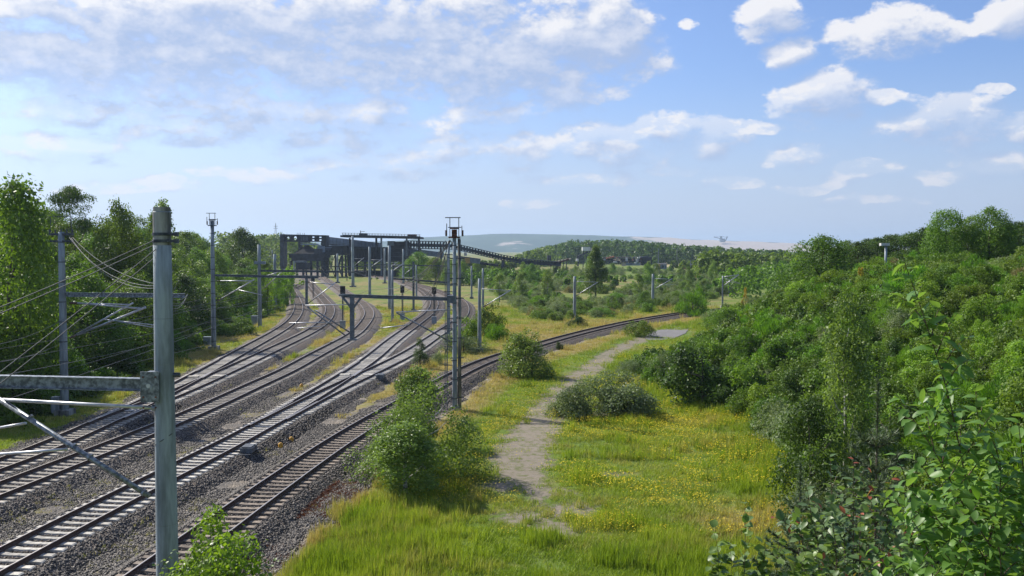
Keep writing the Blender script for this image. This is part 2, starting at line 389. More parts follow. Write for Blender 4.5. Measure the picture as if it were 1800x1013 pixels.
def H(X, Y):
    X = np.asarray(X, float); Y = np.asarray(Y, float)
    h = -0.62 + 0.16 * (vnoise(X, Y, 6, 1) - 0.5) + 0.06 * (vnoise(X, Y, 1.5, 2) - .5)
    far = ss(Y, 150, 320)
    hill = 8.6 * (ss(X - toe(Y), 0, 21) * 0.75 + 0.25 * np.clip((X - toe(Y)) / 40, 0, 1)) * (1 - 0.75 * far)
    hill = hill + ss(X - toe(Y), 3, 16) * (1.5 * (vnoise(X, Y, 13, 3) - .4) + .6 * (vnoise(X, Y, 5, 4) - .5)) * (1 - far * .6)
    left = 7.0 * ss(ltoe(Y) - X, 0, 32) * (1 - 0.6 * ss(Y, 250, 420))
    left = left + ss(ltoe(Y) - X, 3, 20) * 1.2 * (vnoise(X, Y, 15, 5) - .5)
    near = (7.9 - 0.37 * Y) * ss(X, -6.5, -1.0)      # the bank that climbs to the bridge the picture is taken from
    h = h + hill + left
    return np.maximum(h, np.where(Y < 25, near, -5))
def bedz(d):  # ballast shoulder height at distance d from a track centre
    return np.where(d < 1.5, -0.262, -0.262 - (d - 1.5) * 0.55)
def surf(X, Y, d=None):
    if d is None: d = dist_to(ALLT, X, Y)
    return np.maximum(H(X, Y), bedz(d))
# grid
def grade(a, b, s0, g):
    out = [a]; s = s0
    while out[-1] < b: s *= g; out.append(out[-1] + s)
    return out
xs = np.array([-v for v in grade(62, 9000, 1.2, 1.22)][::-1] + list(np.arange(-61, 64, 0.55)) + grade(64, 9000, 1.2, 1.22))
ys = np.array([-60, -30, -12, -5] + list(np.arange(0, 130, 0.55)) + list(np.arange(130, 330, 2.0)) + grade(330, 14000, 4, 1.15))
XX, YY = np.meshgrid(xs, ys); HH = H(XX, YY)
nx, ny = len(xs), len(ys)
idx = np.arange(nx * ny).reshape(ny, nx)
FF = np.stack([idx[:-1, :-1].ravel(), idx[:-1, 1:].ravel(), idx[1:, 1:].ravel(), idx[1:, :-1].ravel()], 1)
dT = dist_to(ALLT, XX, YY); dP = dist_to(PATH, XX, YY); d4 = dist_to(T4, XX, YY)
def gravelR(X, Y, d4v=None):
    r = np.interp(Y, [0, 45, 62, 80, 120], [3.6, 3.6, 3.0, 2.55, 2.3])
    return r
GR = gravelR(XX, YY) - dT
PATCH = [(G(1005, 888), 1.6, .8), (G(925, 905), 1.5, .8), (G(985, 925), 1.2, .6), (G(1075, 828), .8, .35), (G(1060, 725), 1.3, .8), (G(880, 850), 1.2, .8), (G(960, 860), 1.6, .7)]
def patches(X, Y):
    v = np.full(np.shape(X), -4.0)
    for c, a, b in PATCH: v = np.maximum(v, 1.0 * (1 - np.sqrt(((X - c.x) / a) ** 2 + ((Y - c.y) / b / 1.6) ** 2)))
    return v
def pathw(Y): return np.interp(Y, [20, 30, 36, 41, 46, 54, 64, 90], [-1.0, -.2, .5, .9, 1.85, 1.8, 1.4, 1.35])
PW = np.maximum(pathw(YY) - dP, patches(XX, YY))
def dryness(X, Y, d4v):
    X = np.asarray(X, float); Y = np.asarray(Y, float)
    right = ss(d4v, 0, .1) * (1 - ss(d4v, 3.5, 8.0)) * ss(Y, 42, 56) + ss(d4v, 0, .1) * (1 - ss(d4v, 3.7, 4.4)) * (1 - ss(Y, 42, 56)) * (X > np.interp(Y, T4[:, 1], T4[:, 0]))
    t4x = np.interp(Y, T4[:, 1], T4[:, 0])
    leftside = (X < t4x) * ss(Y, 55, 70) * (0.35 + 0.75 * ss(vnoise(X, Y, 6, 77), .35, .65)) * (1 - .5 * ss(Y, 125, 150))
    d = np.maximum(right * .95, leftside) + 0.28 * ss(vnoise(X, Y, 7, 8), .5, .8) + 0.25 * (vnoise(X, Y, 2.2, 9) - .4)
    bare = np.exp(-((X - 7) ** 2 / 90 + (Y - 33) ** 2 / 18)) * .9
    strip = np.exp(-((d4v - 6.2) / 1.0) ** 2) * ss(Y, 40, 50) * (X > t4x)     # greener ditch beside the line
    d = d + bare * ss(vnoise(X, Y, 3, 78), .4, .8) - 0.8 * strip - 0.25 * np.exp(-((X + 4) ** 2 + (Y - 33) ** 2) / 40)
    return np.clip(d, 0, 1)
DRY = dryness(XX, YY, d4)
def groundmat():
    m, q, out = material('grassland_and_gravel')
    pos = q.n('ShaderNodeNewGeometry').outputs['Position']
    A_ = lambda n: q.n('ShaderNodeAttribute', attribute_name=n).outputs['Fac']
    n1 = q.noise(pos, 0.8, 6, 0.65); n2 = q.noise(pos, 4.5, 5, 0.6); n3 = q.noise(pos, 0.12, 4, 0.6)
    green = q.mix(n2, (0.050, 0.10, 0.014), (0.17, 0.235, 0.030))
    green = q.mix(q.smooth(n3, 0.45, 0.7), green, (0.10, 0.15, 0.035))
    dry = q.mix(n2, (0.16, 0.13, 0.05), (0.31, 0.25, 0.10))
    n4 = q.noise(pos, 0.33, 5, 0.62)
    c = q.mix(q.m('ADD', q.m('MULTIPLY', q.m('SUBTRACT', n4, 0.5), 2.2), q.m('MULTIPLY_ADD', q.m('SUBTRACT', n1, 0.5), 1.4, A_('dry')), clamp=True), green, dry)
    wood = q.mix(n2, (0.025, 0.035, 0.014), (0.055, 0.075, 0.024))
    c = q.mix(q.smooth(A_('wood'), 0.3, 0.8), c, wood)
    # gravel yard
    v = q.n('ShaderNodeTexVoronoi', {'Vector': pos, 'Scale': 15.0}); rv = q.n('ShaderNodeSeparateXYZ', {0: v.outputs['Color']}).outputs[0]
    gr = q.mix(rv, (0.06, 0.055, 0.050), (0.22, 0.20, 0.175))
    gr = q.mix(q.smooth(n1, 0.42, 0.66), gr, q.mix(rv, (0.15, 0.125, 0.095), (0.36, 0.31, 0.25)))
    g = q.m('ADD', A_('gravel'), q.m('MULTIPLY', q.m('SUBTRACT', n1, 0.5), 1.6))
    g = q.m('ADD', g, q.m('MULTIPLY', q.m('SUBTRACT', n2, 0.5), 0.9))
    gm = q.smooth(g, -0.12, 0.22)
    c = q.mix(gm, c, gr)
    # trodden path
    pc = q.mix(n2, (0.15, 0.125, 0.095), (0.265, 0.23, 0.18))
    pc = q.mix(q.smooth(q.noise(pos, 2.2, 7, .7), 0.46, 0.66), pc, (0.115, 0.125, 0.05))
    p = q.m('ADD', A_('path'), q.m('MULTIPLY', q.m('SUBTRACT', n1, 0.5), 2.4))
    p = q.m('ADD', p, q.m('MULTIPLY', q.m('SUBTRACT', n2, 0.5), 1.3))
    p = q.m('ADD', p, q.m('MULTIPLY', q.m('SUBTRACT', q.noise(pos, 14, 4, .6), 0.5), 1.2)); pm = q.smooth(p, -0.05, 0.55)
    c = q.mix(pm, c, pc)
    b = q.n('ShaderNodeBsdfPrincipled', {'Base Color': c, 'Roughness': 0.92, 'Specular IOR Level': 0.15})
    hgt = q.m('ADD', q.m('MULTIPLY', gm, q.m('MULTIPLY', v.outputs['Distance'], -0.05)), q.m('MULTIPLY', n2, q.m('MULTIPLY_ADD', pm, -0.07, 0.09)))
    bp = q.n('ShaderNodeBump', {'Strength': 1.0, 'Distance': 1.0, 'Height': hgt})
    m.node_tree.links.new(bp.outputs[0], b.inputs['Normal'])
    m.node_tree.links.new(b.outputs[0], out.inputs[0]); return m
M['ground'] = groundmat()
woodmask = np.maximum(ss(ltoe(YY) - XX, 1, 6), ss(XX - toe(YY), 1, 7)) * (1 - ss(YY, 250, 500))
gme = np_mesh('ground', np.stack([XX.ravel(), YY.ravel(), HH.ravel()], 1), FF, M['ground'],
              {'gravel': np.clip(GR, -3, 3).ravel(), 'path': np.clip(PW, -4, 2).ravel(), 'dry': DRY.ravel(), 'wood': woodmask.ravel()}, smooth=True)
tag(link('ground', gme), kind='structure')

# ---------------------------------------------------------------- paved area beside the hill
def asphaltmat():
    m, q, out = material('old_asphalt')
    pos = q.n('ShaderNodeNewGeometry').outputs['Position']
    c = q.mix(q.noise(pos, 0.7, 6, .6), (0.11, 0.105, 0.10), (0.20, 0.19, 0.18))
    c = q.mix(q.smooth(q.noise(pos, 25, 3), .5, .7), c, (0.16, 0.15, 0.15))
    b = q.n('ShaderNodeBsdfPrincipled', {'Base Color': c, 'Roughness': 0.85})
    m.node_tree.links.new(b.outputs[0], out.inputs[0]); return m
M['asphalt'] = asphaltmat()
def polysheet(name, pts, mat, lift, n=20):
    P = [G(*p) for p in pts]; c = sum(P, Vector()) / len(P); V = [c]; F = []
    ring = []
    for i, p in enumerate(P):
        qn = P[(i + 1) % len(P)]
        for k in range(6):
            t = k / 6; v = p.lerp(qn, t); v = c + (v - c) * (1 + 0.05 * (rnd.random() - .5)); ring.append(v)
    V = []; K_ = 6
    for j in range(1, K_ + 1): V += [c.lerp(v, j / K_) for v in ring]
    V = [c] + V; nr = len(ring)
    V = [Vector((v.x, v.y, float(H(v.x, v.y)) + lift)) for v in V]
    for i in range(nr): F.append((0, 1 + i, 1 + (i + 1) % nr))
    for j in range(K_ - 1):
        for i in range(nr):
            a = 1 + j * nr + i; b = 1 + j * nr + (i + 1) % nr
            F.append((a, a + nr, b + nr, b))
    mb = MB(); mb.add(V, F); return mb.build(name, mat, smooth=False)
tag(polysheet('paved_yard', [(1133,592),(1145,583),(1165,577),(1195,574),(1212,576),(1205,585),(1185,594),(1160,597),(1140,597)], M['asphalt'], 0.05), kind='structure')

# ---------------------------------------------------------------- tracks
TWO = {}
def tangents(P):
    t = np.gradient(P, axis=0); return t / np.linalg.norm(t, axis=1)[:, None]
def sweep(P, prof, name, mat, parent=None, closed=True, smooth=False, attrs=None):
    """prof: list of (offset, z)"""
    t = tangents(P); nrm = np.stack([t[:, 1], -t[:, 0]], 1); k = len(prof); V = []
    for o, z in prof: V.append(np.c_[P + nrm * o, np.full(len(P), z)])
    V = np.stack(V, 1).reshape(-1, 3); n = len(P); F = []
    i = np.arange(n - 1)
    for j in range(k if closed else k - 1):
        jn = (j + 1) % k
        F.append(np.stack([i * k + j, (i + 1) * k + j, (i + 1) * k + jn, i * k + jn], 1))
    F = np.concatenate(F)
    at = {a: np.tile(v, n) for a, v in attrs.items()} if attrs else None
    me = np_mesh(name, V, F, mat, at, smooth); return link(name, me, parent)
def rail_prof(o, dz=0.0):
    return [(o - .070, -.172), (o - .070, -.160), (o - .012, -.140), (o - .012, -.048), (o - .036, -.036), (o - .036, -.004), (o - .030, dz),
            (o + .030, dz), (o + .036, -.004), (o + .036, -.036), (o + .012, -.048), (o + .012, -.140), (o + .070, -.160), (o + .070, -.172)]
# sleeper: concrete monoblock with a low waist
def sleeper_mesh(mat, L=2.6):
    mb = MB(); P = []; st = [(-L / 2, .34, -.03), (-L / 2 + .05, .34, 0), (-.45, .31, 0), (-.30, .28, -.022), (.30, .28, -.022), (.45, .31, 0), (L / 2 - .05, .34, 0), (L / 2, .34, -.03)]
    n = len(st)
    for x, w_, z in st:
        P += [(x, -w_ / 2, -.12), (x, -w_ / 2 * .72, -.172 + .0 + z + .0), (x, w_ / 2 * .72, -.172 + z), (x, w_ / 2, -.12)]
    P = [(x, y, (z if z < -.125 + 0 and False else z)) for x, y, z in P]
    V = []
    for x, w_, z in st: V += [(x, -w_ / 2, -.30), (x, -w_ / 2 * .80, -.173 + z), (x, w_ / 2 * .80, -.173 + z), (x, w_ / 2, -.30)]
    F = []
    for i in range(n - 1):
        for j in range(3): F.append((i * 4 + j, (i + 1) * 4 + j, (i + 1) * 4 + j + 1, i * 4 + j + 1))
    F += [(0, 1, 2, 3), tuple((n - 1) * 4 + j for j in (3, 2, 1, 0))]
    mb.add(V, F); me = bpy.data.meshes.new('sleeper'); me.from_pydata(mb.v, [], mb.f); me.materials.append(mat); me.update(); return me
SM_L = sleeper_mesh(M['sleeper']); SM_D = sleeper_mesh(M['sleeper_dirty']); SM_M = sleeper_mesh(M['sleeper_mid'])
SM_LONG = sleeper_mesh(M['sleeper'], 3.3)
TLAB = {'one_a': ('leftmost railway track, curving left along the foot of the wood', 'one_a'),
        'one_b': ('second railway track from the left, splitting off at the first turnout', 'one_b'),
        'two': ('third railway track from the left, bending round the middle grass strip', 'two'),
        'three_a': ('pale-sleepered railway track through the middle turnout, curving left past the signals', 'three_a'),
        'three_b': ('railway track branching right at the middle turnout and curving behind the tall double mast', 'three_b'),
        'four': ('rightmost railway track beside the grass path, curving right to the hill', 'four'),
        'far': ('short distant connecting track at the far left curve', 'far')}
def add_sleepers(P, root, mesh, y0, y1, dirty_far=True, nmax=290, step=0.6):
    S = resample(P, step); t = tangents(S); cnt = 0; V = []; F = []
    for (p, d) in zip(S, t):
        if p[1] < y0: continue
        ang = math.atan2(d[1], d[0]) - math.pi / 2
        if p[1] < y1 and cnt < nmax:
            me = mesh
            o = bpy.data.objects.new('sleeper', me); COL.objects.link(o); o.parent = root
            o.location = (p[0], p[1], 0.002 * rnd.random()); o.rotation_euler = (0, 0, ang + rnd.uniform(-.012, .012)); cnt += 1
        elif p[1] < 330:
            b = len(V); c, s_ = math.cos(ang), math.sin(ang)
            for (x, y, z) in ((-1.3, -.15, -.26), (1.3, -.15, -.26), (1.3, .15, -.26), (-1.3, .15, -.26), (-1.3, -.11, -.178), (1.3, -.11, -.178), (1.3, .11, -.178), (-1.3, .11, -.178)):
                V.append((p[0] + x * c - y * s_, p[1] + x * s_ + y * c, z))
            F += [(b + 4, b + 5, b + 6, b + 7), (b, b + 1, b + 5, b + 4), (b + 1, b + 2, b + 6, b + 5), (b + 2, b + 3, b + 7, b + 6), (b + 3, b, b + 4, b + 7)]
    if V:
        me = bpy.data.meshes.new('distant_sleepers'); me.from_pydata(V, [], F); me.materials.append(M['sleeper_dirty']); me.update()
        tag(link('distant_sleepers', me, root), kind='stuff')
def cut(P, y0=None, y1=None):
    m = np.ones(len(P), bool)
    if y0 is not None: m &= P[:, 1] >= y0
    if y1 is not None: m &= P[:, 1] <= y1
    return P[m]
def toe_of(Pa, Pb):   # y where two alignments part by 0.16 m
    for p in Pa:
        if p[1] > 25 and np.sqrt(((Pb - p) ** 2).sum(1)).min() > 0.13: return p[1]
    return 60
K_one = toe_of(TR['one_a'], TR['one_b']); K_three = toe_of(TR['three_a'], TR['three_b'])
G2 = 0.7525
lift = 0
for key, P in TR.items():
    lab = TLAB[key][0]
    root = tag(empty('railway_track', (0, 0, 0)), lab, 'railway track', 'railway tracks')
    Pr = P; bra = False
    if key == 'one_b': Pr = cut(P, K_one); bra = True
    if key == 'three_b': Pr = cut(P, K_three); bra = True
    for s_ in (-1, 1): sweep(Pr, rail_prof(s_ * G2, dz=-.0015 if bra else 0), 'rail', M['rail'], root)
    lift += 0.004
    PB = P if not bra else cut(P, (K_one if key == 'one_b' else K_three) + 6)
    bed = sweep(PB[::2], [(-2.9, -1.05), (-2.15, -.60), (-1.55, -.255), (-1.0, -.245), (0, -.25), (1.0, -.245), (1.55, -.255), (2.15, -.60), (2.9, -1.05)], 'ballast_bed', M['ballast'], root, closed=False,
                attrs={'rust': [0, 0, .25, .95, .75, .95, .25, 0, 0]})
    bed.location.z = -lift; tag(bed, kind='stuff')
    if key in ('one_a', 'two', 'three_a', 'four', 'one_b', 'three_b'):
        y1 = {'one_a': 118, 'two': 118, 'three_a': 118, 'four': 130}.get(key, 118)
        y0 = {'one_a': 30, 'two': 28, 'three_a': 24, 'four': 22, 'one_b': K_one + 30, 'three_b': K_three + 26}[key]
        add_sleepers(P, root, {'four': SM_D, 'one_a': SM_M, 'one_b': SM_M, 'two': SM_M}.get(key, SM_L), y0, y1)
    else: add_sleepers(P, root, SM_D, 0, 0)
# turnouts: switch blades, long sleepers, frog and point machine
def turnout(Pa, Pb, K0, L, lab, bladeside, mach):
    root = tag(empty('turnout', (0, 0, 0)), lab, 'railway points', 'turnouts in the railway yard')
    A_ = cut(Pa, K0 - 1.5, K0 + L); B_ = cut(Pb, K0 - 1.5, K0 + L)
    S = resample(A_, 0.6); tS = tangents(S)
    for p, d in zip(S, tS):
        if p[1] < K0 + 3: continue
        j = np.argmin(((B_ - p) ** 2).sum(1)); mid = (p + B_[j]) / 2; sep = np.linalg.norm(B_[j] - p)
        ang = math.atan2(d[1], d[0]) - math.pi / 2
        o = bpy.data.objects.new('sleeper', SM_LONG); COL.objects.link(o); o.parent = root
        o.location = (mid[0], mid[1], 0.004 + 0.001 * rnd.random()); o.rotation_euler = (0, 0, ang); o.scale = ((2.7 + sep) / 3.3, 1, 1)
    # check rails and closure rails
    for P, s_ in ((A_, 1), (B_, -1)):
        C = cut(P, K0 + L * .62, K0 + L * .88)
        if len(C) > 3: sweep(C, rail_prof(s_ * -1 * (G2 - .11), -.002), 'check_rail', M['rail'], root)
    C = cut(Pa, K0 - 1.5, K0 + 7); sweep(C, rail_prof(-(G2 - .10), -.003), 'switch_blade', M['rail'], root)
    C = cut(Pb, K0 - 1.5, K0 + 7); sweep(C, rail_prof((G2 - .10), -.003), 'switch_blade', M['rail'], root)
    # frog where the inner rails cross
    best = None
    nA = tangents(A_); nB = tangents(B_)
    ra = A_ + np.stack([nA[:, 1], -nA[:, 0]], 1) * G2; rb = B_ - np.stack([nB[:, 1], -nB[:, 0]], 1) * G2
    D = ((ra[:, None] - rb[None]) ** 2).sum(2)
    D[:20] = 9; i = np.unravel_index(np.argmin(D), D.shape)[0]
    mb = MB(); c = ra[i]; d = nA[i]; a = c - d * 1.6; b = c + d * 1.6
    mb.bar((a[0], a[1], -.055), (b[0], b[1], -.055), .26, .10); mb.build('frog', M['rail'], root)
    mb = MB(); ang = math.atan2(d[1], d[0]) - math.pi / 2
    for q in (-1.15, 1.1): mb.box((c[0] + d[1] * q, c[1] - d[0] * q, -.13), (1.1, .55, .08), ang)
    mb.build('cover_plate', M['sleeper'], root)
    # point machine on its bearers
    for (mx, my) in mach:
        g0 = G(mx, my, -.2); pm = tag(empty('point_machine', (g0.x, g0.y, -.32)), lab.replace('railway turnout', 'grey point motor box beside the turnout').replace('turnout turnout', 'turnout'), 'point motor', 'point motors')
        MB().box((0, 0, .24), (.62, .95, .26)).box((0, 0, .395), (.5, .8, .05)).build('housing', M['motor_box'], pm)
        MB().bar((-1.9, .2, .14), (.2, .2, .14), .06, .06).bar((-1.9, -.2, .14), (.2, -.2, .14), .06, .06).build('drive_rod', M['steel_dark'], pm)
        MB().box((-.5, .62, .02), (1.6, .22, .16)).box((-.5, -.62, .02), (1.6, .22, .16)).build('bearer', M['steel_dark'], pm)
    return root
turnout(TR['three_a'], TR['three_b'], K_three, 34, 'middle railway turnout with pale sleepers and black frog', 1, [(437, 793)])
turnout(TR['one_a'], TR['one_b'], K_one, 34, 'left railway turnout near the wood, below the lattice mast', 1, [])
g0 = G(669, 664, -.2); pm = tag(empty('point_machine', (g0.x, g0.y, -.32)), 'grey point motor box by the frog of the middle turnout', 'point motor', 'point motors')
MB().box((0, 0, .24), (.62, .95, .26)).box((0, 0, .395), (.5, .8, .05)).build('housing', M['motor_box'], pm)
MB().box((-.5, .62, .02), (1.6, .22, .16)).box((-.5, -.62, .02), (1.6, .22, .16)).build('bearer', M['steel_dark'], pm)

# ---------------------------------------------------------------- instanced stuff by geometry nodes
def proto(name, me):
    return bpy.data.objects.new(name, me)       # data only: never linked to the scene, only instanced
def scatter(name, P, rot, scl, tint, protos, extra=None):
    me = bpy.data.meshes.new(name); P = np.asarray(P, np.float32)
    me.vertices.add(len(P)); me.vertices.foreach_set('co', P.ravel())
    a = me.attributes.new('rot', 'FLOAT_VECTOR', 'POINT'); a.data.foreach_set('vector', np.asarray(rot, np.float32).ravel())
    a = me.attributes.new('scl', 'FLOAT', 'POINT'); a.data.foreach_set('value', np.asarray(scl, np.float32))
    a = me.attributes.new('tint', 'FLOAT', 'POINT'); a.data.foreach_set('value', np.asarray(tint, np.float32))
    for k_, v_ in (extra or {}).items():
        a = me.attributes.new(k_, 'FLOAT', 'POINT'); a.data.foreach_set('value', np.asarray(v_, np.float32))
    o = link(name, me)
    g = bpy.data.node_groups.new(name, 'GeometryNodeTree')
    g.interface.new_socket('Geometry', in_out='INPUT', socket_type='NodeSocketGeometry')
    g.interface.new_socket('Geometry', in_out='OUTPUT', socket_type='NodeSocketGeometry')
    q = NT(g); gi = g.nodes.new('NodeGroupInput'); go = g.nodes.new('NodeGroupOutput')
    na = lambda n, t: q.n('GeometryNodeInputNamedAttribute', {'Name': n}, data_type=t)
    r_ = na('rot', 'FLOAT_VECTOR'); s_ = na('scl', 'FLOAT')
    gg = q.n('GeometryNodeGeometryToInstance')
    for pr in protos[::-1]:
        oi = q.n('GeometryNodeObjectInfo', {'Object': pr, 'As Instance': True}); g.links.new(oi.outputs['Geometry'], gg.inputs[0])
    # pick an instance at random
    ip = q.n('GeometryNodeInstanceOnPoints')
    mp = q.n('GeometryNodeMeshToPoints'); g.links.new(gi.outputs[0], mp.inputs[0]); g.links.new(mp.outputs[0], ip.inputs['Points'])
    jo = q.n('GeometryNodeJoinGeometry')
    for pr in protos[::-1]:
        oi = q.n('GeometryNodeObjectInfo', {'Object': pr, 'As Instance': True}); g.links.new(oi.outputs['Geometry'], jo.inputs[0])
    g.links.new(jo.outputs[0], ip.inputs['Instance'])
    ip.inputs['Pick Instance'].default_value = True
    rv = q.n('FunctionNodeRandomValue', data_type='INT'); rv.inputs['Min'].default_value = 0; rv.inputs['Max'].default_value = len(protos) - 1
    for i_ in rv.inputs:
        if i_.name == 'Min' and i_.type == 'INT': i_.default_value = 0
        if i_.name == 'Max' and i_.type == 'INT': i_.default_value = len(protos) - 1
    ro = [x for x in rv.outputs if x.type == 'INT'][0]
    g.links.new(ro, ip.inputs['Instance Index'])
    er = q.n('FunctionNodeEulerToRotation'); g.links.new([x for x in r_.outputs if x.name == 'Attribute'][0], er.inputs[0])
    g.links.new(er.outputs[0], ip.inputs['Rotation'])
    g.links.new([x for x in s_.outputs if x.name == 'Attribute'][0], ip.inputs['Scale'])
    g.links.new(ip.outputs[0], go.inputs[0])
    g.nodes.remove(gg)
    md = o.modifiers.new('scatter', 'NODES'); md.node_group = g
    tag(o, kind='stuff'); return o
# stones
def stone_mesh(seed):
    r = np.random.default_rng(seed)
    V = np.array([(x, y, z) for x in (-1, 1) for y in (-1, 1) for z in (-1, 1)], float) * [.5, .38, .3]
    V += r.normal(0, .11, V.shape)
    F = [(0, 1, 3, 2), (4, 6, 7, 5), (0, 4, 5, 1), (2, 3, 7, 6), (0, 2, 6, 4), (1, 5, 7, 3)]
    T = [t for a, b, c, d in F for t in ((a, b, c), (a, c, d))]
    return np_mesh('stone', V, T, M['stone'])
stones = [proto('stone', stone_mesh(i)) for i in range(4)]
N = 330000
Y = 24 + 71 * rng.random(N) ** 1.25; X = rng.uniform(-34, -1, N)
keep = (X > -0.60 * Y) & (rng.random(N) < np.clip(1.0 - (Y - 60) / 60, .3, 1)); X, Y = X[keep], Y[keep]
d = dist_to(ALLT, X, Y); gr = gravelR(X, Y) - d + 1.2 * (vnoise(X, Y, 1.4, 21) - .5)
bare = (vnoise(X, Y, 2.0, 22) < 0.75) | (d < 2.2)
keep = (gr > 0) & bare; X, Y, d = X[keep], Y[keep], d[keep]
n = len(X); Zs = surf(X, Y, d) + 0.005
scatter('ballast_stones', np.c_[X, Y, Zs], rng.uniform(0, 6.28, (n, 3)), rng.uniform(.05, .10, n) * np.where(np.abs(d) < 1.4, .8, 1), rng.random(n) ** 1.5, stones,
        {'rust': np.clip(1.1 - np.abs(d) / 1.6, 0, 1) * (rng.random(n) < .6)})
print('stones', n)
# ---------------------------------------------------------------- masts, cantilevers, signals
def mast(px, base_y, top_y, w_px, lab, Y=None, refy=None, zb=-0.5, style='concrete', group='catenary masts along the railway', bands=True, head=None, name='catenary_mast'):
    """round spun-concrete mast; returns root, its x, y, top z, radius"""
    if Y is None: Y = G(px, base_y, zb).y
    b = A(px, base_y, Y); b.z = zb - .4; t = A(px, top_y, Y)
    x = b.x if refy is None else A(px, refy, Y).x; top = t.z; r = w_px / 1600 * Y / 2
    root = tag(empty(name, (x, Y, zb)), lab, 'catenary mast', group)
    mat = M['concrete_mast'] if style == 'concrete' else (M['galv'] if style == 'galv' else M['steel_grey'])
    hh = top - zb; n = 20 if w_px > 9 else 10
    if style == 'steel':     # rolled H section
        mb = MB(); mb.box((0, -r * .8, hh / 2 - .2), (2 * r, .025, hh + .4)).box((0, r * .8, hh / 2 - .2), (2 * r, .025, hh + .4)).box((0, 0, hh / 2 - .2), (.02, 1.6 * r - .025, hh + .4))
        mb.build('mast', mat, root)
    else:
        pts = [(0, 0, -.4 + (hh + .4) * k / 6) for k in range(7)]
        MB().tube(pts, [r * (1.16 - .34 * k / 6) for k in range(7)], n).build('mast', mat, root, smooth=True)
    MB().box((0, 0, .05), (r * 4.2, r * 4.2, .45)).build('foundation', M['concrete_dirty'], root)
    if bands and Y < 120:
        for k in range(int(hh / 1.3)):
            z = .8 + k * 1.3; rr = r * (1.16 - .34 * z / hh) + .012
            MB().tube([(0, 0, z), (0, 0, z + .06)], rr, n).box((-rr - .04, 0, z + .03), (.09, .05, .05)).build('clamp_band', M['steel_dark'], root)
    if head == 'platform':
        mb = MB()
        mb.box((0, 0, hh + .02), (.75, .75, .10)).box((0, 0, hh + .30), (.34, .34, .5)).box((0, 0, hh + .62), (.6, .5, .08))
        mb.build('head_plate', M['rust'] if 'double' in lab else M['steel_grey'], root)
        mb = MB()
        for s_ in (-1, 1): mb.bar((s_ * .3, 0, hh + .1), (s_ * .3, 0, hh + 1.35), .05, .05)
        mb.bar((-.62, 0, hh + 1.35), (.42, 0, hh + 1.35), .06, .06).bar((-.45, .3, hh + .7), (.45, .3, hh + .7), .05, .05)
        mb.bar((-.5, -.2, hh + .45), (-.5, -.2, hh + .95), .05, .05).bar((.5, .2, hh + .4), (.5, .2, hh + .8), .05, .05)
        mb.build('head_frame', M['steel_dark'], root)
        for s_ in (-1, 1):
            MB().tube([(s_ * .55, 0, hh + .1), (s_ * .55, 0, hh + .5)], .07, 8).build('insulator', M['insul'], root)
    return root, x, Y, top, r
def arm(root, a, b, depth, mat='steel_grey', w_=None, name='cross_beam'):
    """beam between two world points, parented to root"""
    o = root.location; a = Vector(a) - o; b = Vector(b) - o
    w_ = w_ or depth * .8; mb = MB()
    d = (b - a).normalized(); h = depth / 2
    mb.bar(a, b, w_, .022); mb2 = mb
    # I section: two flanges and a web
    up = Vector((0, 0, h - .012)); mb = MB().bar(a + up, b + up, w_, .024).bar(a - up, b - up, w_, .024).bar(a, b, .016, depth - .05)
    return mb.build(name, M[mat], root)
def rod(root, pts, r, mat='tube', name='strut_tube', n=8):
    o = root.location; return MB().tube([Vector(p) - o for p in pts], r, n).build(name, M[mat], root, smooth=True)
def insul(root, p, d, L=.5, r=.07):
    o = root.location; p = Vector(p) - o; d = Vector(d).normalized(); mb = MB()
    pts = []; rs = []
    for k in range(9): pts.append(p + d * L * k / 8); rs.append(r if k % 2 else r * .5)
    return mb.tube(pts, rs, 10).build('insulator', M['insul'], root, smooth=False)
def cantilever(root, pa, pb, pc, r=.045, steady=None, mat='tube'):
    """top tube pa->pc, diagonal pb->pc"""
    pa, pb, pc = Vector(pa), Vector(pb), Vector(pc)
    rod(root, [pa + (pc - pa).normalized() * .5, pc], r, mat, 'top_tube'); insul(root, pa, pc - pa)
    rod(root, [pb + (pc - pb).normalized() * .5, pc + (pc - pb).normalized() * .25], r * 1.15, mat, 'diagonal_tube'); insul(root, pb, pc - pb)
    if steady: rod(root, steady, r * .6, mat, 'steady_arm')

def A2(px, py, Y): return A(px, py, Y)
# ---- near mast beside the rightmost track
root, x0, Y0, top0, r0 = mast(289.5, 1263, 372, 36, 'large near round concrete mast rising in front of the tracks at left', Y=21, refy=700, zb=-.55, bands=False)
o = root.location
MB().tube([(0, 0, top0 + .55 - .02), (0, 0, top0 + .55 + .10)], r0 * .80, 20).build('cap', M['concrete_dirty'], root)
MB().tube([(0, 0, top0 + .55 - .82), (0, 0, top0 + .55 - .02)], r0 * .842, 20, False).build('dirty_collar', M['concrete_dirty'], root, smooth=True)
Lb = Vector((-6.9, .95, 0))
zc = A(270, 677, 21).z; pA = Vector((x0, Y0, zc))
arm(root, pA + Lb * .055, pA + Lb, .30, 'galv', .2)
MB().box((-.22, -.05, zc + .55), (.36, .5, .62)).box((-.22, -.31, zc + .55), (.42, .03, .70)).tube([(-.22, -.34, zc + .55), (-.22, -.30, zc + .55)], .08, 10).build('bracket', M['galv'], root)
MB().tube([(-.24, -.345, zc + .58), (-.24, -.33, zc + .58)], .05, 8).build('bolt', M['tube'], root)
p1 = A(268, 717, 20.9); p2 = A(5, 703, 21.9)
rod(root, [p1, p2], .042, 'tube', 'upper_tube')
MB().tube([p1 - o, p1 - o + Vector((.16, 0, 0))], .075, 10).build('tube_clamp', M['galv'], root)
p3 = A(262, 872, 20.9)
rod(root, [p2 + Vector((-.1, 0, .02)), p3], .062, 'galv', 'diagonal_tube')
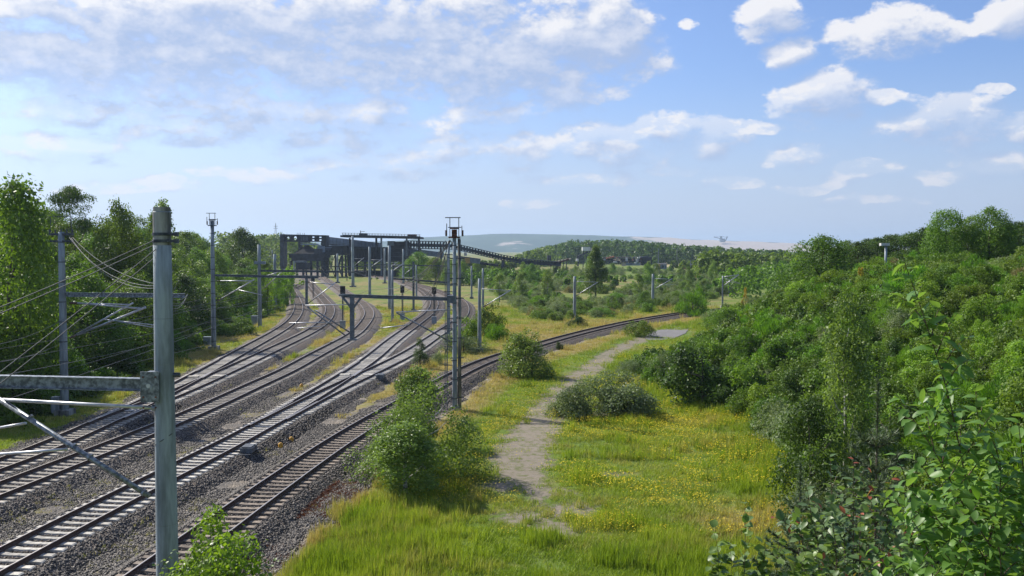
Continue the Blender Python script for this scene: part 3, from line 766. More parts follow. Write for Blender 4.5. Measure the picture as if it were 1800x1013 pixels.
for t in (.19, .49, .6, .96):
    q = (p2.lerp(p3, t)) - o; q2 = (p2.lerp(p3, t + .012)) - o
    MB().tube([q, q2], .085, 10).build('tube_clamp', M['galv'], root)
rod(root, [A(-5, 799, 21.9), A(118, 790, 21.6)], .035, 'tube', 'steady_arm')
rod(root, [A(-5, 753, 24.5), A(46, 744, 24.3)], .035, 'tube', 'steady_arm')
for zpx in (412, 424):
    q = A(300, zpx, 21) - o
    MB().tube([(0, 0, q.z - .035), (0, 0, q.z + .035)], r0 * .88 + .012, 20).bar((.1, -.12, q.z), (.36, -.12, q.z), .05, .06).box((.38, -.12, q.z), (.08, .09, .10)).build('anchor_clamp', M['steel_dark'], root)
MB().tube([(.12, 0, A(300, 659, 21).z - o.z), (.36, 0, A(300, 659, 21).z - o.z)], .055, 10).build('anchor_stub', M['steel_dark'], root)
zz = A(290, 770, 21).z - o.z
MB().tube([(0.0 - .20, -.14, zz - .14), (0, -.238, zz - .02), (.21, -.13, zz + .13)], .012, 5).build('cable_loop', M['wire'], root)
bp = [(-.36, .32), (-.08, .32), (-.36, -.02 + .1), (-.08, -.02 + .1), (-.36, .78), (-.08, .78)]
for (bx, bz) in bp: MB().tube([(bx, -.345, zc + bz), (bx, -.325, zc + bz)], .022, 6).build('bolt', M['rust'], root)
MB().box((.05, -.222, A(290, 830, 21).z - o.z), (.16, .012, .22)).build('number_plate', M['white_sheet'], root) if False else None
for (bx, w_, h_) in ((-.03, .05, .8), (.06, .03, .5), (-.12, .025, .6)):
    MB().bar((bx, -r0 * .93 + abs(bx) * .1, zc + .1 - h_), (bx, -r0 * .93 + abs(bx) * .1, zc + .2), w_, .004).build('rust_streak', M['rust'], root) if False else None
for k, zpx in enumerate((560, 640, 920)):
    z = A(290, zpx, 21).z - o.z
    MB().tube([(0, 0, z), (0, 0, z + .006)], r0 * (1.16 - .34 * z / (top0 + .55)) + .003, 20, False).build('casting_ring', M['concrete_dirty'], root)

# ---- left mast (tall, with anchor head)
def left_anchor_head(root, top, zb, w_=.8):
    h = top - zb; mb = MB()
    mb.box((0, 0, h - .15), (w_, .3, .14)).box((0, 0, h - .6), (w_ * .9, .3, .12))
    for k in range(5): mb.tube([(-w_ / 2 + k * w_ / 4, 0, h - .1), (-w_ / 2 + k * w_ / 4, 0, h + .18)], .05, 6)
    mb.build('anchor_head', M['steel_dark'], root)
    MB().bar((-w_ * .45, 0, h), (-w_ * .45, 0, h + 1.0), .03, .03).bar((w_ * .45, 0, h), (w_ * .45, 0, h + 1.0), .03, .03).bar((-w_ * .5, 0, h + 1.0), (w_ * .5, 0, h + 1.0), .03, .03).build('head_frame', M['steel_dark'], root)
m1, x1, Y1, top1, r1 = mast(114, 727, 408, 12.5, 'grey mast with bushy anchor head standing before the left wood')
left_anchor_head(m1, top1, -.5, 1.5)
o1 = m1.location
zc = A(120, 518, Y1).z; pA = Vector((x1, Y1, zc))
arm(m1, pA + Vector((.2, 0, 0)), A(325, 520, Y1 - 1), .28, 'galv', .18)
pc = A(235, 545, Y1 - .6)
cantilever(m1, A(122, 533, Y1), A(122, 595, Y1), A(228, 536, Y1 - .4), .05)
cantilever(m1, A(124, 532, Y1), A(124, 594, Y1), A(250, 543, Y1 - .6), .06)
rod(m1, [A(185, 562, Y1 - .5), A(275, 572, Y1 - .5)], .035, 'tube', 'steady_arm')
rod(m1, [A(210, 566, Y1 - .5), A(272, 576, Y1 - .5)], .03, 'tube', 'steady_arm')
rod(m1, [A(280, 512, Y1 - .5), A(279, 545, Y1 - .5), A(274, 568, Y1 - .5), A(265, 576, Y1 - .5)], .04, 'tube', 'jumper_pipe')
MB().bar(A(108, 440, Y1) - o1, A(106, 720, Y1) - o1, .04, .04).build('tension_rope', M['wire'], m1)
MB().box(A(100, 712, Y1) - o1 , (.55, .5, 1.1)).build('tension_weight', M['concrete_mast'], m1)
# ---- second left mast
m2, x2, Y2, top2, r2 = mast(376, 613, 397, 8, 'slim grey mast with small head frame at the edge of the wood', head='platform')
pA = Vector((x2, Y2, A(380, 484, Y2).z))
arm(m2, pA + Vector((.15, 0, 0)), A(560, 488, Y2 - 2.5), .24, 'steel_grey', .2)
cantilever(m2, A(380, 494, Y2), A(383, 529, Y2), A(443, 494, Y2 - .4), .06)
rod(m2, [A(420, 510, Y2), A(462, 519, Y2)], .04, 'tube', 'steady_arm')
# hanging post of that beam
def hanger(root, px, ytop, ybot, Y, w_px, arms):
    o = root.location; t = A(px, ytop, Y) - o; b = A(px, ybot, Y) - o; w_ = w_px / 1600 * Y
    MB().bar(t, b, w_, w_).build('hanging_post', M['steel_grey'], root)
    if w_px > 7: 
        MB().bar(t + Vector((-.7, 0, .02)), t + Vector((0, 0, -.9)), w_ * .5, w_ * .5).bar(t + Vector((.7, 0, .02)), t + Vector((0, 0, -.9)), w_ * .5, w_ * .5).build('gusset', M['steel_grey'], root)
        MB().box(b + Vector((0, 0, -.04)), (w_ * 2.2, w_ * 1.6, .09)).build('foot_clamp', M['steel_grey'], root)
    for (pa, pb, pc) in arms: cantilever(root, A(*pa, Y), A(*pb, Y), A(*pc, Y), .05)
hanger(m2, 539, 487, 536, Y2 - 2.3, 4, [((541, 496), (541, 534), (586, 500)), ])
m3, x3, Y3, top3, r3 = mast(457, 577, 430, 6.5, 'slim grey mast carrying a small box at mid height near the wood', head=None, bands=True)
arm(m3, Vector((x3, Y3, A(457, 476, Y3).z)), A(600, 478, Y3 - 2), .28, 'steel_grey')
MB().box(A(457, 462, Y3) - m3.location, (1.5, .5, .38)).build('switch_box', M['cabinet'], m3)
cantilever(m3, A(462, 487, Y3), A(462, 509, Y3), A(498, 476, Y3), .05)
m4, x4, Y4, top4, r4 = mast(484, 545, 447, 6.0, 'grey mast right beside the leftmost curve, behind the box mast', bands=False)
arm(m4, Vector((x4, Y4, A(484, 485, Y4).z)), A(560, 486, Y4), .26, 'steel_grey')
# ---- middle double mast
root, xm, Ym, topm, rm = mast(799.5, 722, 418, 7.6, 'tall double mast with rusty head in the middle of the picture', zb=-.7, head='platform')
md = root; om = root.location
MB().tube([(.32, .15, -.4), (.32, .15, topm + .7 - .05)], [.13, .10], 16).build('second_mast', M['concrete_dirty'], md, smooth=True)
for k in range(8):
    z = .9 + k * 1.35; MB().bar((-.30, -.1, z), (.62, .1, z), .05, .07).build('coupling_plate', M['steel_dark'], md)
MB().bar((-.52, 0, 0), (-.50, 0, topm - .4), .07, .09).bar((-.66, 0, 0), (-.62, 0, topm - .6), .05, .05).build('cable_duct', M['steel_grey'], md)
for k in range(9):
    z = .6 + k * 1.25; MB().bar((-.72, 0, z), (-.1, 0, z), .05, .05).build('duct_bracket', M['steel_dark'], md)
zb_ = A(796, 526, Ym).z; pA = Vector((xm, Ym, zb_))
arm(md, pA + Vector((-.2, 0, 0)), A(602, 520, Ym + 1.0), .24, 'steel_grey', .18)
MB().box(pA - om + Vector((-.25, 0, 0)), (.5, .55, .5)).build('bracket', M['steel_grey'], md)
MB().box(A(604, 519, Ym + 1) - om, (.6, .4, .12)).build('end_plate', M['steel_grey'], md)
hanger(md, 619, 521, 596, Ym + .9, 7.2, [])
cl = A(615, 535, Ym + .9)
rod(md, [A(536, 537, Ym + .5), A(600, 536, Ym + .8), cl], .035, 'tube', 'upper_tube')
for (u, v) in (((540, 540), (607, 590)), ((553, 545), (614, 584))):
    rod(md, [A(*u, Ym + .5), A(*v, Ym + .9)], .05, 'galv', 'diagonal_tube')
rod(md, [A(508, 568, Ym), A(582, 567, Ym + .5)], .035, 'tube', 'steady_arm')
rod(md, [A(522, 577, Ym), A(574, 573, Ym + .5)], .025, 'tube', 'steady_arm')
rod(md, [A(696, 549, Ym), A(780, 545, Ym), A(792, 545, Ym)], .038, 'tube', 'upper_tube')
rod(md, [A(697, 550, Ym), A(792, 601, Ym)], .05, 'galv', 'diagonal_tube')
rod(md, [A(669, 577, Ym), A(720, 571, Ym)], .035, 'tube', 'steady_arm')
mast(789, 617, 424, 5.0, 'thin banded mast just left of the tall double mast')
# ---- field of further masts
fm = [(620.5,504,415,5,'concrete','far slender mast in front of the long roof deck'),(650,520,434,4.6,'concrete','mast standing on the green island between the curves, left'),
      (676.5,498,437,3.6,'concrete','short far mast on the green island, left of a pair'),(685,544,432,5.6,'concrete','thicker mast of the pair on the green island'),
      (690,567,474,4.6,'concrete','lower front mast of the pair on the green island'),(709,500,438,3.6,'concrete','distant mast in front of the light green tree'),
      (727,546,460,3.6,'steel','dark steel mast beside the far right curve'),(732,524,466,3,'concrete','small pale mast right of the dark steel mast'),
      (829,524,468,3.2,'concrete','thin mast beyond the far right curve'),(849,548,472,4,'concrete','thin mast behind the mast right of the double mast'),
      (843,617,490,6.2,'concrete','mid-sized pale mast standing in bushes right of the double mast'),(1010,562,486,5.2,'concrete','pale mast standing in a dark bush beside the right-hand curve'),
      (1147.5,534,482,4.8,'concrete','pale mast with an arm in the scrub near the hill'),(1270,540,485,3,'galv','thin mast with a triangular arm below the right hill'),
      (1282,520,498,2,'steel','small dark post behind the thin mast with a triangular arm'),(593.5,497,446,3.6,'concrete','mast below the grey hut on legs'),
      (517,478,452,2.2,'concrete','tiny pale mast before the coal bunker'),(479,474,440,2.4,'concrete','tiny mast before the wood at the far left'),(503,482,447,2,'steel','tiny dark post near the far left track bend')]
FM = {}
for (px, by, ty, w_, st, lab) in fm:
    r_ = mast(px, by, ty, w_, lab, style=st, bands=False); FM[px] = r_
def simple_arm(key, pts_up, pts_dg, r=.05, steady=None):
    r_ = FM[key]; rt, x, Y = r_[0], r_[1], r_[2]
    a = A(*pts_up[0], Y); b = A(*pts_dg[0], Y); c = A(*pts_dg[1], Y)
    rod(rt, [a, A(*pts_up[1], Y)], r * .8, 'tube', 'top_tube'); rod(rt, [b, c], r * 1.3, 'tube', 'diagonal_tube'); insul(rt, b, c - b, .6, .09)
    if steady: rod(rt, [A(*steady[0], Y), A(*steady[1], Y)], r * .7, 'tube', 'steady_arm')
simple_arm(843, ((845, 508), (898, 511)), ((849, 540), (898, 510)), .04)
simple_arm(1010, ((1012, 495), (1048, 496)), ((1013, 520), (1051, 496)), .05)
simple_arm(1147.5, ((1149, 490), (1180, 491)), ((1151, 508), (1182, 490)), .06, ((1160, 501), (1184, 501)))
simple_arm(1270, ((1271, 487), (1299, 483)), ((1271, 503), (1299, 483)), .07, ((1276, 495), (1302, 499)))
rod(FM[1270][0], [A(1271, 488, FM[1270][2]), A(1300, 498, FM[1270][2])], .05, 'tube', 'lower_tube')
for key, (x_, y_) in {650: (672, 457), 676.5: (700, 462), 685: (708, 466), 709: (728, 470), 620.5: (640, 455)}.items():
    r_ = FM[key]; simple_arm(key, ((key, y_), (x_, y_)), ((key, y_ + 14), (x_, y_ - 2)), .06)
# cross beams between the far masts
def span_beam(px0, py0, px1, py1, Y, lab, posts=()):
    a = A(px0, py0, Y); b = A(px1, py1, Y); rt = tag(empty('gantry_beam', ((a.x + b.x) / 2, Y, a.z)), lab, 'gantry beam', 'far overhead line gantries')
    o = rt.location; MB().bar(a - o, b - o, .22, .3).build('cross_beam', M['steel_dark'], rt)
    for p in posts:
        q0 = A(p[0], py0, Y) - o; q1 = A(p[0], p[1], Y) - o; MB().bar(q0, q1, .16, .16).build('hanging_post', M['steel_dark'], rt)
span_beam(690, 490, 788, 497, 158, 'dark gantry beam left of the double mast, over the right-hand curves', [(727, 520)])
span_beam(470, 476, 640, 479, 205, 'far dark gantry beam above the left-hand curves', [(503, 490), (610, 494), (575, 490)])
span_beam(560, 468, 700, 470, 290, 'farthest dark gantry beam in front of the plant', [(600, 486), (660, 488)])
span_beam(640, 465, 790, 468, 260, 'distant gantry beam below the light green tree', [(650, 480), (720, 486), (770, 486)])
# ---- colour light signals
def signal(px, hy0, hy1, hw, by, lab, cab=True, Y=None):
    Y = Y or G(px, by, -.5).y; p = A(px, by, Y); rt = tag(empty('railway_signal', (p.x, Y, -.55)), lab, 'railway signal', 'dark colour light signals')
    o = rt.location; t = A(px, hy0, Y) - o; b = A(px, hy1, Y) - o; w_ = hw / 1600 * Y
    MB().tube([(0, 0, 0), (0, 0, t.z)], .07, 8).build('post', M['steel_dark'], rt)
    MB().box((0, 0, (t.z + b.z) / 2), (w_, .25, t.z - b.z)).build('signal_head', M['black'], rt)
    mb = MB()
    for k in range(3):
        z = b.z + (t.z - b.z) * (.22 + .28 * k); mb.tube([(0, -.13, z), (0, -.32, z)], .12, 10)
    mb.build('lamp_hood', M['black'], rt)
    MB().bar((.12, .2, 0), (.12, .2, b.z), .05, .05).bar((-.12, .2, 0), (-.12, .2, b.z), .05, .05).build('ladder', M['steel_dark'], rt)
    if cab: MB().box((0, -.2, .55), (.7, .4, .95)).box((0, -.2, 1.05), (.76, .46, .05)).build('cabinet', M['cabinet'], rt)
signal(603, 503, 518, 8.5, 577, 'dark signal with grey cabinet inside the middle curve')
signal(550.5, 489, 498, 6, 525, 'smaller dark signal between the two left curves', cab=False)
signal(707.5, 502, 515, 7, 562, 'dark signal with pale cabinet left of the right-hand curve')
signal(763.5, 505, 517, 7.5, 569, 'dark signal with pale cabinet right of the right-hand curve')
# cabinets near the wood and along the line
def cabinet(px, by, w_, h_, lab, Y=None, mat='cabinet'):
    p = G(px, by, -.5); rt = tag(empty('trackside_cabinet', tuple(p)), lab, 'cabinet')
    MB().box((0, 0, h_ / 2), (w_, .5, h_)).build('housing', M[mat], rt); MB().box((0, 0, h_ + .03), (w_ + .1, .6, .06)).build('lid', M[mat], rt)
    MB().box((w_ * .25, -.262, h_ * .5), (.02, .02, h_ * .8)).box((w_ * .15, -.27, h_ * .5), (.04, .03, .14)).build('handle', M['steel_dark'], rt)
cabinet(448, 572, .9, 1.3, 'pale blue-grey cabinet beside the mast carrying a box')
cabinet(365, 607, .8, .9, 'grey cabinet at the foot of the slim mast by the wood')
for (px, py, lab) in ((530, 677, 'yellow cable marker lying on gravel left of the turnout'), (493, 783, 'yellow cable marker between middle turnout and rightmost track'), (512, 771, 'small pale marker stone next to the yellow marker')):
    p = G(px, py, -.5); rt = tag(empty('cable_marker', (p.x, p.y, float(H(p.x, p.y)))), lab, 'cable marker')
    MB().box((0, 0, .10), (.22, .2, .24), .4).build('block', M['yellow'] if 'yellow' in lab else M['sleeper'], rt); MB().tube([(0, 0, .22), (0, 0, .28)], [.11, .06], 10).build('cap', M['yellow'] if 'yellow' in lab else M['sleeper'], rt)
# lamp post / camera on the hill
p = A(1557, 455, 92); rt = tag(empty('camera_pole', (p.x, p.y, float(H(p.x, p.y)) - .3)), 'pale pole with two spotlights on top of the right hill', 'spotlight pole')
h_ = A(1557, 432, 92).z - rt.location.z
MB().tube([(0, 0, 0), (0, 0, h_)], .13, 10).build('pole', M['cabinet'], rt, smooth=True)
MB().bar((-.4, 0, h_), (.15, 0, h_ + .05), .1, .08).build('bracket', M['cabinet'], rt)
for s_ in (-.42, .02): MB().box((s_, -.1, h_ + .12), (.42, .5, .26)).build('spotlight', M['white_sheet'], rt)
# ---- wires
def wire(pts, r, lab, sag=0, n=14, grp='overhead line wires'):
    pts = [Vector(p) for p in pts]; out = []
    for a, b in zip(pts[:-1], pts[1:]):
        for k in range(n): t = k / n; q = a.lerp(b, t); q.z -= sag * 4 * t * (1 - t); out.append(q)
    out.append(pts[-1]); o = MB().tube(out, r, 4).build('overhead_wire', M['wire'], None, smooth=True)
    tag(o, lab, 'wire', grp)
WL = 'thin taut overhead wire strung from the head of the near mast to the left'
q1 = A(292, 413, 21); q2 = A(292, 424, 21)
for (a, b) in ((q1, A(-120, 588, 18)), (q1 + Vector((0, .3, -.05)), A(-120, 600, 18.2)), (q2, A(-180, 790, 17)), (q2 + Vector((0, .3, -.06)), A(-160, 800, 17.2))): wire([a, b], .011, WL, .05)
hd = A(120, 415, Y1)
for k, (t_, sg) in enumerate(((A(276, 503, 40), 1.5), (A(276, 507, 40.5), 1.7), (A(278, 500, 41), 1.0))): wire([hd + Vector((.1 * k, 0, 0)), t_, A(330, 517, 58)], .014, 'slack feeder cable sagging from the left anchor head towards the near mast', sg * .55)
# contact and messenger wires over every track
def along(P, off, z, y0, y1, r, lab, step=12, sag=0.0):
    S = cut(resample(P, step), y0, y1)
    if len(S) < 2: return
    t = tangents(S); S = S + np.stack([t[:, 1], -t[:, 0]], 1) * off
    wire([(p[0], p[1], z) for p in S], r, lab, sag, 3)
TN = {'one_a': 'leftmost track', 'one_b': 'second track from the left', 'two': 'third track from the left', 'three_a': 'middle turnout track', 'three_b': 'track behind the double mast', 'four': 'rightmost track'}
for key in TN:
    y0 = 34 if key == 'four' else 30
    if key.endswith('_b'): y0 = 60
    along(TR[key], 0.15, 5.45, y0, 260 if key != 'four' else 165, .010, 'contact wire above the ' + TN[key])
    along(TR[key], 0.0, 6.45, y0, 260 if key != 'four' else 165, .012, 'carrying wire above the ' + TN[key], 36, .45)
# bundle of feeders from the double mast's head down to the far gantries
hd = Vector((xm - .4, Ym, topm - .2))
FE = 'pale feeder cable sloping down left from the head of the double mast'
for (px, py, Y) in ((705, 485, 110), (712, 492, 110), (684, 520, 100), (676, 506, 120), (700, 500, 100), (740, 522, 90), (728, 548, 80), (752, 520, 95)):
    wire([hd + Vector((rnd.uniform(-.2, .2), 0, rnd.uniform(-.5, .1))), A(px, py, Y)], .022, FE, 1.1, 12)
for (a, b) in (((114, 560, Y1), (-40, 612, 45)), ((114, 600, Y1), (-40, 640, 40)), ((114, 585, Y1), (470, 505, 120)), ((114, 650, Y1), (376, 560, Y2)), ((-40, 668, 38), (376, 575, Y2)), ((-40, 720, 34), (457, 540, Y3)), ((376, 500, Y2), (540, 484, 150))):
    wire([A(*a), A(*b)], .014, 'thin wire strung low along the left wood', .3)
# ---------------------------------------------------------------- coal loading plant in the distance
YP = 372.0
def px2(v): return v / 1600 * YP
class Plant:
    def __init__(s, name, lab, cat, cx, Y, zb=-.6): 
        s.Y = Y; p = A(cx, 440, Y); s.root = tag(empty(name, (p.x, Y, zb)), lab, cat); s.o = s.root.location
    def P(s, px, py, dy=0): v = A(px, py, s.Y + dy) - s.o; return v
    def box(s, name, x0, y0, x1, y1, depth, mat, dy=0, parent=None):
        """box whose front face spans the given picture rectangle at this distance"""
        a = s.P(x0, y0, dy); b = s.P(x1, y1, dy)
        return MB().box(((a.x + b.x) / 2, dy + depth / 2, (a.z + b.z) / 2), (abs(b.x - a.x), depth, abs(a.z - b.z))).build(name, M[mat], parent or s.root)
    def beam(s, name, x0, y0, x1, y1, hpx, depth, mat, dy=0):
        a = s.P(x0, y0, dy); b = s.P(x1, y1, dy); a.y += depth / 2; b.y += depth / 2
        return MB().bar(a, b, depth, hpx / 1600 * s.Y).build(name, M[mat], s.root)
# portal with holes
B = Plant('coal_bunker_portal', 'dark steel loading portal with round and square openings over the tracks', 'coal plant', 532, YP)
B.box('column', 492, 425.4, 499, 487, 6, 'coal_steel2'); B.box('column', 564, 425.4, 573.5, 487, 6, 'coal_steel'); B.box('column', 524, 425.4, 527.5, 447, 5, 'coal_steel')
B.beam('top_girder', 492, 413.2, 573.5, 415, 2.6, 6, 'coal_steel2'); B.box('bottom_girder', 492, 423.6, 573.5, 425.3, 6, 'coal_steel')
for (x0, x1) in ((492, 499.3), (508.8, 511.4), (521.5, 527.5), (541, 544), (552.5, 556.5), (565, 573.5)): B.box('post', x0, 414.4, x1, 423.5, 5.6, 'coal_steel')
B.box('panel', 527.6, 414.8, 541, 427, 5, 'steel_grey', .1); B.box('rail_plate', 544.1, 418.4, 565, 420.8, 5, 'coal_steel')
for x in (528, 531, 534, 537): B.box('rib', x, 415.5, x + 1, 424, .2, 'coal_steel', -.2)
for x in (522, 525, 527.5, 532, 535): B.box('roof_post', x, 409.5, x + .5, 413, .2, 'steel_dark')
# crossing corner fillets round the left holes
for (x, y, sx, sz) in ((499.3, 414.5, 1, 1), (508.8, 414.5, -1, 1), (511.4, 414.5, 1, 1), (521.5, 414.5, -1, 1), (499.3, 423.6, 1, -1), (508.8, 423.6, -1, -1), (511.4, 423.6, 1, -1), (521.5, 423.6, -1, -1)):
    a = B.P(x, y); w_ = px2(2.6); q = MB()
    q.add([(a.x, 0, a.z), (a.x + sx * w_, 0, a.z), (a.x, 0, a.z - sz * w_), (a.x, 5.4, a.z), (a.x + sx * w_, 5.4, a.z), (a.x, 5.4, a.z - sz * w_)], [(0, 1, 2), (3, 5, 4), (0, 3, 4, 1), (0, 2, 5, 3), (1, 4, 5, 2)])
    q.build('gusset', M['coal_steel'], B.root)
# hopper with coal heap
C_ = Plant('coal_hopper', 'dark hopper with heaped coal under the loading portal', 'coal hopper', 535, YP - 12)
a = C_.P(516, 446); b = C_.P(556, 446); c = C_.P(533, 431); cc = C_.P(538, 431)
q = MB(); q.add([(a.x, 0, a.z), (b.x, 0, b.z), (b.x, 9, b.z), (a.x, 9, a.z), (c.x, 4, c.z), (cc.x, 4.5, cc.z)], [(0, 1, 5, 4), (1, 2, 5), (2, 3, 4, 5), (3, 0, 4)]); q.build('coal_heap', M['coal'], C_.root)
C_.box('deck', 508, 446, 572, 453.5, 10, 'coal_steel'); C_.box('cabin', 552, 437.5, 563, 446, 6, 'coal_steel2'); C_.box('hopper_wall', 512, 453.5, 568, 459, 8, 'coal_steel')
a = C_.P(548, 428); 
for (x0, y0, x1, y1) in ((528, 429.5, 556, 429.5), (556, 429.5, 563, 433), (563, 433, 563.5, 444)): C_.beam('loader_arch', x0, y0, x1, y1, 2.6, 3, 'gallery', 3)
for x in (510, 520, 531, 545, 556, 567): C_.box('leg', x, 459, x + 2.4, 489, 2, 'coal_steel')
C_.beam('brace', 510, 486, 531, 460, 1, 1, 'coal_steel'); C_.beam('brace', 556, 460, 567, 486, 1, 1, 'coal_steel')
C_.box('window', 527, 449, 533, 450.6, .2, 'window', -.3)
# locomotive / dark wagon at the far end of the tracks
L_ = Plant('loading_chute', 'dark blue loading chute hanging low over the far track', 'loading chute', 530, YP - 40, -.5)
L_.box('chute', 520, 462, 540, 474, 5, 'coal_steel'); L_.box('hood', 518, 459, 534, 463, 5.4, 'steel_grey'); L_.box('leg', 520, 474, 522, 489, 1, 'coal_steel'); L_.box('leg', 537, 474, 539, 489, 1, 'coal_steel')
# hut on legs
Hh = Plant('plant_hut', 'grey hut on tall legs right of the loading portal', 'plant hut', 587, YP)
Hh.box('wall', 571.5, 436, 582, 446, 8, 'coal_steel2'); Hh.box('wall', 578, 432.5, 603, 446.5, 9, 'coal_steel', .6); Hh.box('roof', 571, 434.8, 583, 435.9, 9, 'gallery'); Hh.box('roof', 577.5, 431.3, 603.5, 432.4, 10, 'gallery', .3)
for x in (573, 579, 586, 594): Hh.box('window', x, 440, x + 3, 443, .2, 'window', -.2)
Hh.box('platform', 571, 446.6, 606, 448.6, 9, 'coal_steel')
for x in (574, 588, 600, 606): Hh.box('leg', x, 448.7, x + 2.2, 488, 1.6, 'coal_steel')
for (x0, x1) in ((575, 588), (588, 575), (589, 600), (601, 589)): Hh.beam('brace', x0, 486, x1, 450, .8, .6, 'coal_steel')
# conveyor gallery sloping right
Gc = Plant('conveyor_gallery', 'long closed grey conveyor gallery sloping down behind the roof deck', 'conveyor gallery', 640, YP + 14)
Gc.beam('gallery_box', 574.5, 422.8, 666, 433.5, 11.6, 5, 'gallery'); Gc.beam('under_truss', 574.5, 429.6, 668, 437.6, 1.8, 5.4, 'coal_steel'); Gc.beam('gallery_roof', 574.5, 416.7, 666, 427.5, .8, 5.6, 'steel_grey')
for k in range(14): Gc.beam('sheet_joint', 579 + k * 6.3, 417.6 + k * .74, 579 + k * 6.3, 428.7 + k * .74, .35, .2, 'steel_grey', -.15)
for x in (610, 614): Gc.beam('trestle_leg', x, 428, x + (5 if x == 610 else 0), 486, 1.5, 1.2, 'coal_steel')
# roof deck with railings and columns
D_ = Plant('roof_deck', 'long flat roof deck with railings on tall columns above the coal store', 'roof deck', 668, YP - 4)
D_.beam('deck', 598, 415.4, 739, 418.2, 3.4, 14, 'coal_steel'); D_.beam('edge_girder', 602, 413.4, 739, 416.3, 1.4, .6, 'coal_steel2', -.4)
for k in range(27): x = 602 + k * 5.2; y = 413 + k * .1; D_.beam('railing_post', x, y + .4, x, y - 3.2, .5, .15, 'steel_dark')
D_.beam('handrail', 601, 409.6, 739, 412.6, .45, .12, 'steel_dark'); D_.beam('handrail', 601, 411.2, 739, 414.2, .35, .12, 'steel_dark')
D_.box('machine_house', 631, 410.5, 643, 414, 5, 'coal_steel2', 2); D_.box('crane_post', 633, 405.5, 633.9, 411, .6, 'steel_dark', 2); D_.beam('crane_jib', 633, 408, 641, 406.8, .7, .5, 'steel_dark', 2)
D_.box('machine_house', 716, 412, 731, 416, 4, 'rust', 3)
for (x, y1, mt) in ((614.5, 486, 'coal_steel'), (619.5, 486, 'steel_grey'), (661, 440, 'coal_steel'), (670, 486, 'steel_grey'), (714.5, 450, 'steel_grey'), (736, 442, 'coal_steel')): D_.box('column', x - 1.4, 418.6, x + 1.4, y1, 1.6, mt, 1)
# coal store
E_ = Plant('coal_store', 'big black coal store hall in the middle of the plant', 'coal store', 665, YP + 4)
E_.box('hall_wall', 621, 437, 702, 458, 30, 'coal'); E_.box('hall_wall', 683, 425, 712, 458, 24, 'coal_steel', -1.5); E_.box('roof_slab', 619, 434.5, 706, 436.9, 32, 'coal_steel', -1); E_.box('base_beam', 620, 458.1, 716, 460.2, 3, 'coal_steel2', -2)
for k in range(15): E_.box('wall_rib', 624 + k * 5.2, 437.2, 625 + k * 5.2, 457.8, .5, 'coal_steel', -.6)
for k in range(4): E_.box('floor_edge', 684, 429 + k * 7.2, 712, 429.9 + k * 7.2, .5, 'coal_steel2', -2.2)
for x in (626, 640, 656, 672, 690, 706): E_.box('leg', x, 460.3, x + 2.2, 488, 2, 'coal_steel')
E_.box('window', 665, 449, 668, 450.2, .2, 'window', -.8); E_.box('white_shed', 681, 424, 692, 432, 5, 'gallery', -3); 
E_.box('low_wall', 622, 476, 716, 487, 3, 'coal', 6)
# horizontal truss conveyor to the double mast, then sloping down
def truss(name, lab, pts, h0, h1, depth, Y, mat='coal_steel2', legs=()):
    T = Plant(name, lab, 'conveyor bridge', (pts[0][0] + pts[-1][0]) / 2, Y)
    for (a, b) in zip(pts[:-1], pts[1:]):
        T.beam('upper_chord', a[0], a[1], b[0], b[1], 1.1, depth, mat); T.beam('lower_chord', a[0], a[1] + a[2], b[0], b[1] + b[2], 1.3, depth, mat)
        T.beam('belt_deck', a[0], a[1] + a[2] * .55, b[0], b[1] + b[2] * .55, h0, depth * .7, 'coal_steel2', .8)
        n = max(2, int((b[0] - a[0]) / 5))
        for k in range(n + 1):
            t = k / n; x = a[0] + (b[0] - a[0]) * t; y = a[1] + (b[1] - a[1]) * t; h = a[2] + (b[2] - a[2]) * t
            T.beam('upright', x, y, x, y + h, .8, .6, mat)
            if k < n:
                t2 = (k + 1) / n; x2 = a[0] + (b[0] - a[0]) * t2; y2 = a[1] + (b[1] - a[1]) * t2; h2 = a[2] + (b[2] - a[2]) * t2
                T.beam('diagonal', x, y + h, x2, y2, .55, .4, mat)
    for (x, y0, y1, w_) in legs: T.box('leg', x - w_ / 2, y0, x + w_ / 2, y1, 2, mat)
    return T
truss('conveyor_bridge', 'level dark truss bridge running right from the roof deck', [(712, 423.5, 13), (800, 425.5, 13)], 5.5, 0, 5, YP, legs=[(738, 437, 455, 4), (775, 439, 470, 3)])
truss('conveyor_bridge', 'dark truss conveyor sloping down right behind the double mast', [(796, 427.5, 10), (886, 449, 9.5), (930, 456.5, 8.5), (985, 461, 6)], 5.2, 0, 5, YP - 8, legs=[(884, 457, 470, 5), (775, 438, 466, 4)])
g = Plant('conveyor_gallery', 'pale grey closed gallery below the level truss bridge', 'conveyor gallery', 745, YP + 20)
g.beam('gallery_box', 712, 441, 779, 449, 8.5, 5, 'gallery'); g.beam('gallery_roof', 712, 436.4, 779, 444.4, .8, 5.6, 'steel_grey')
g = Plant('conveyor_gallery', 'pale grey closed gallery with yellow transfer hut right of the double mast', 'conveyor gallery', 825, YP + 6)
g.beam('gallery_box', 797, 454, 844, 460, 8, 5, 'gallery'); g.beam('gallery_roof', 797, 449.4, 844, 455.6, .8, 5.6, 'coal_steel'); g.box('hut_wall', 817, 453.5, 826, 463, 6, 'yellow_hut', -1.2); g.box('hut_tower', 815.5, 444, 820, 450, 4, 'white_sheet', -1); g.beam('low_conveyor', 844, 463, 876, 467, 4, 4, 'coal_steel'); g.box('hut_wall', 808, 461, 813, 466, 3, 'white_sheet', -2)
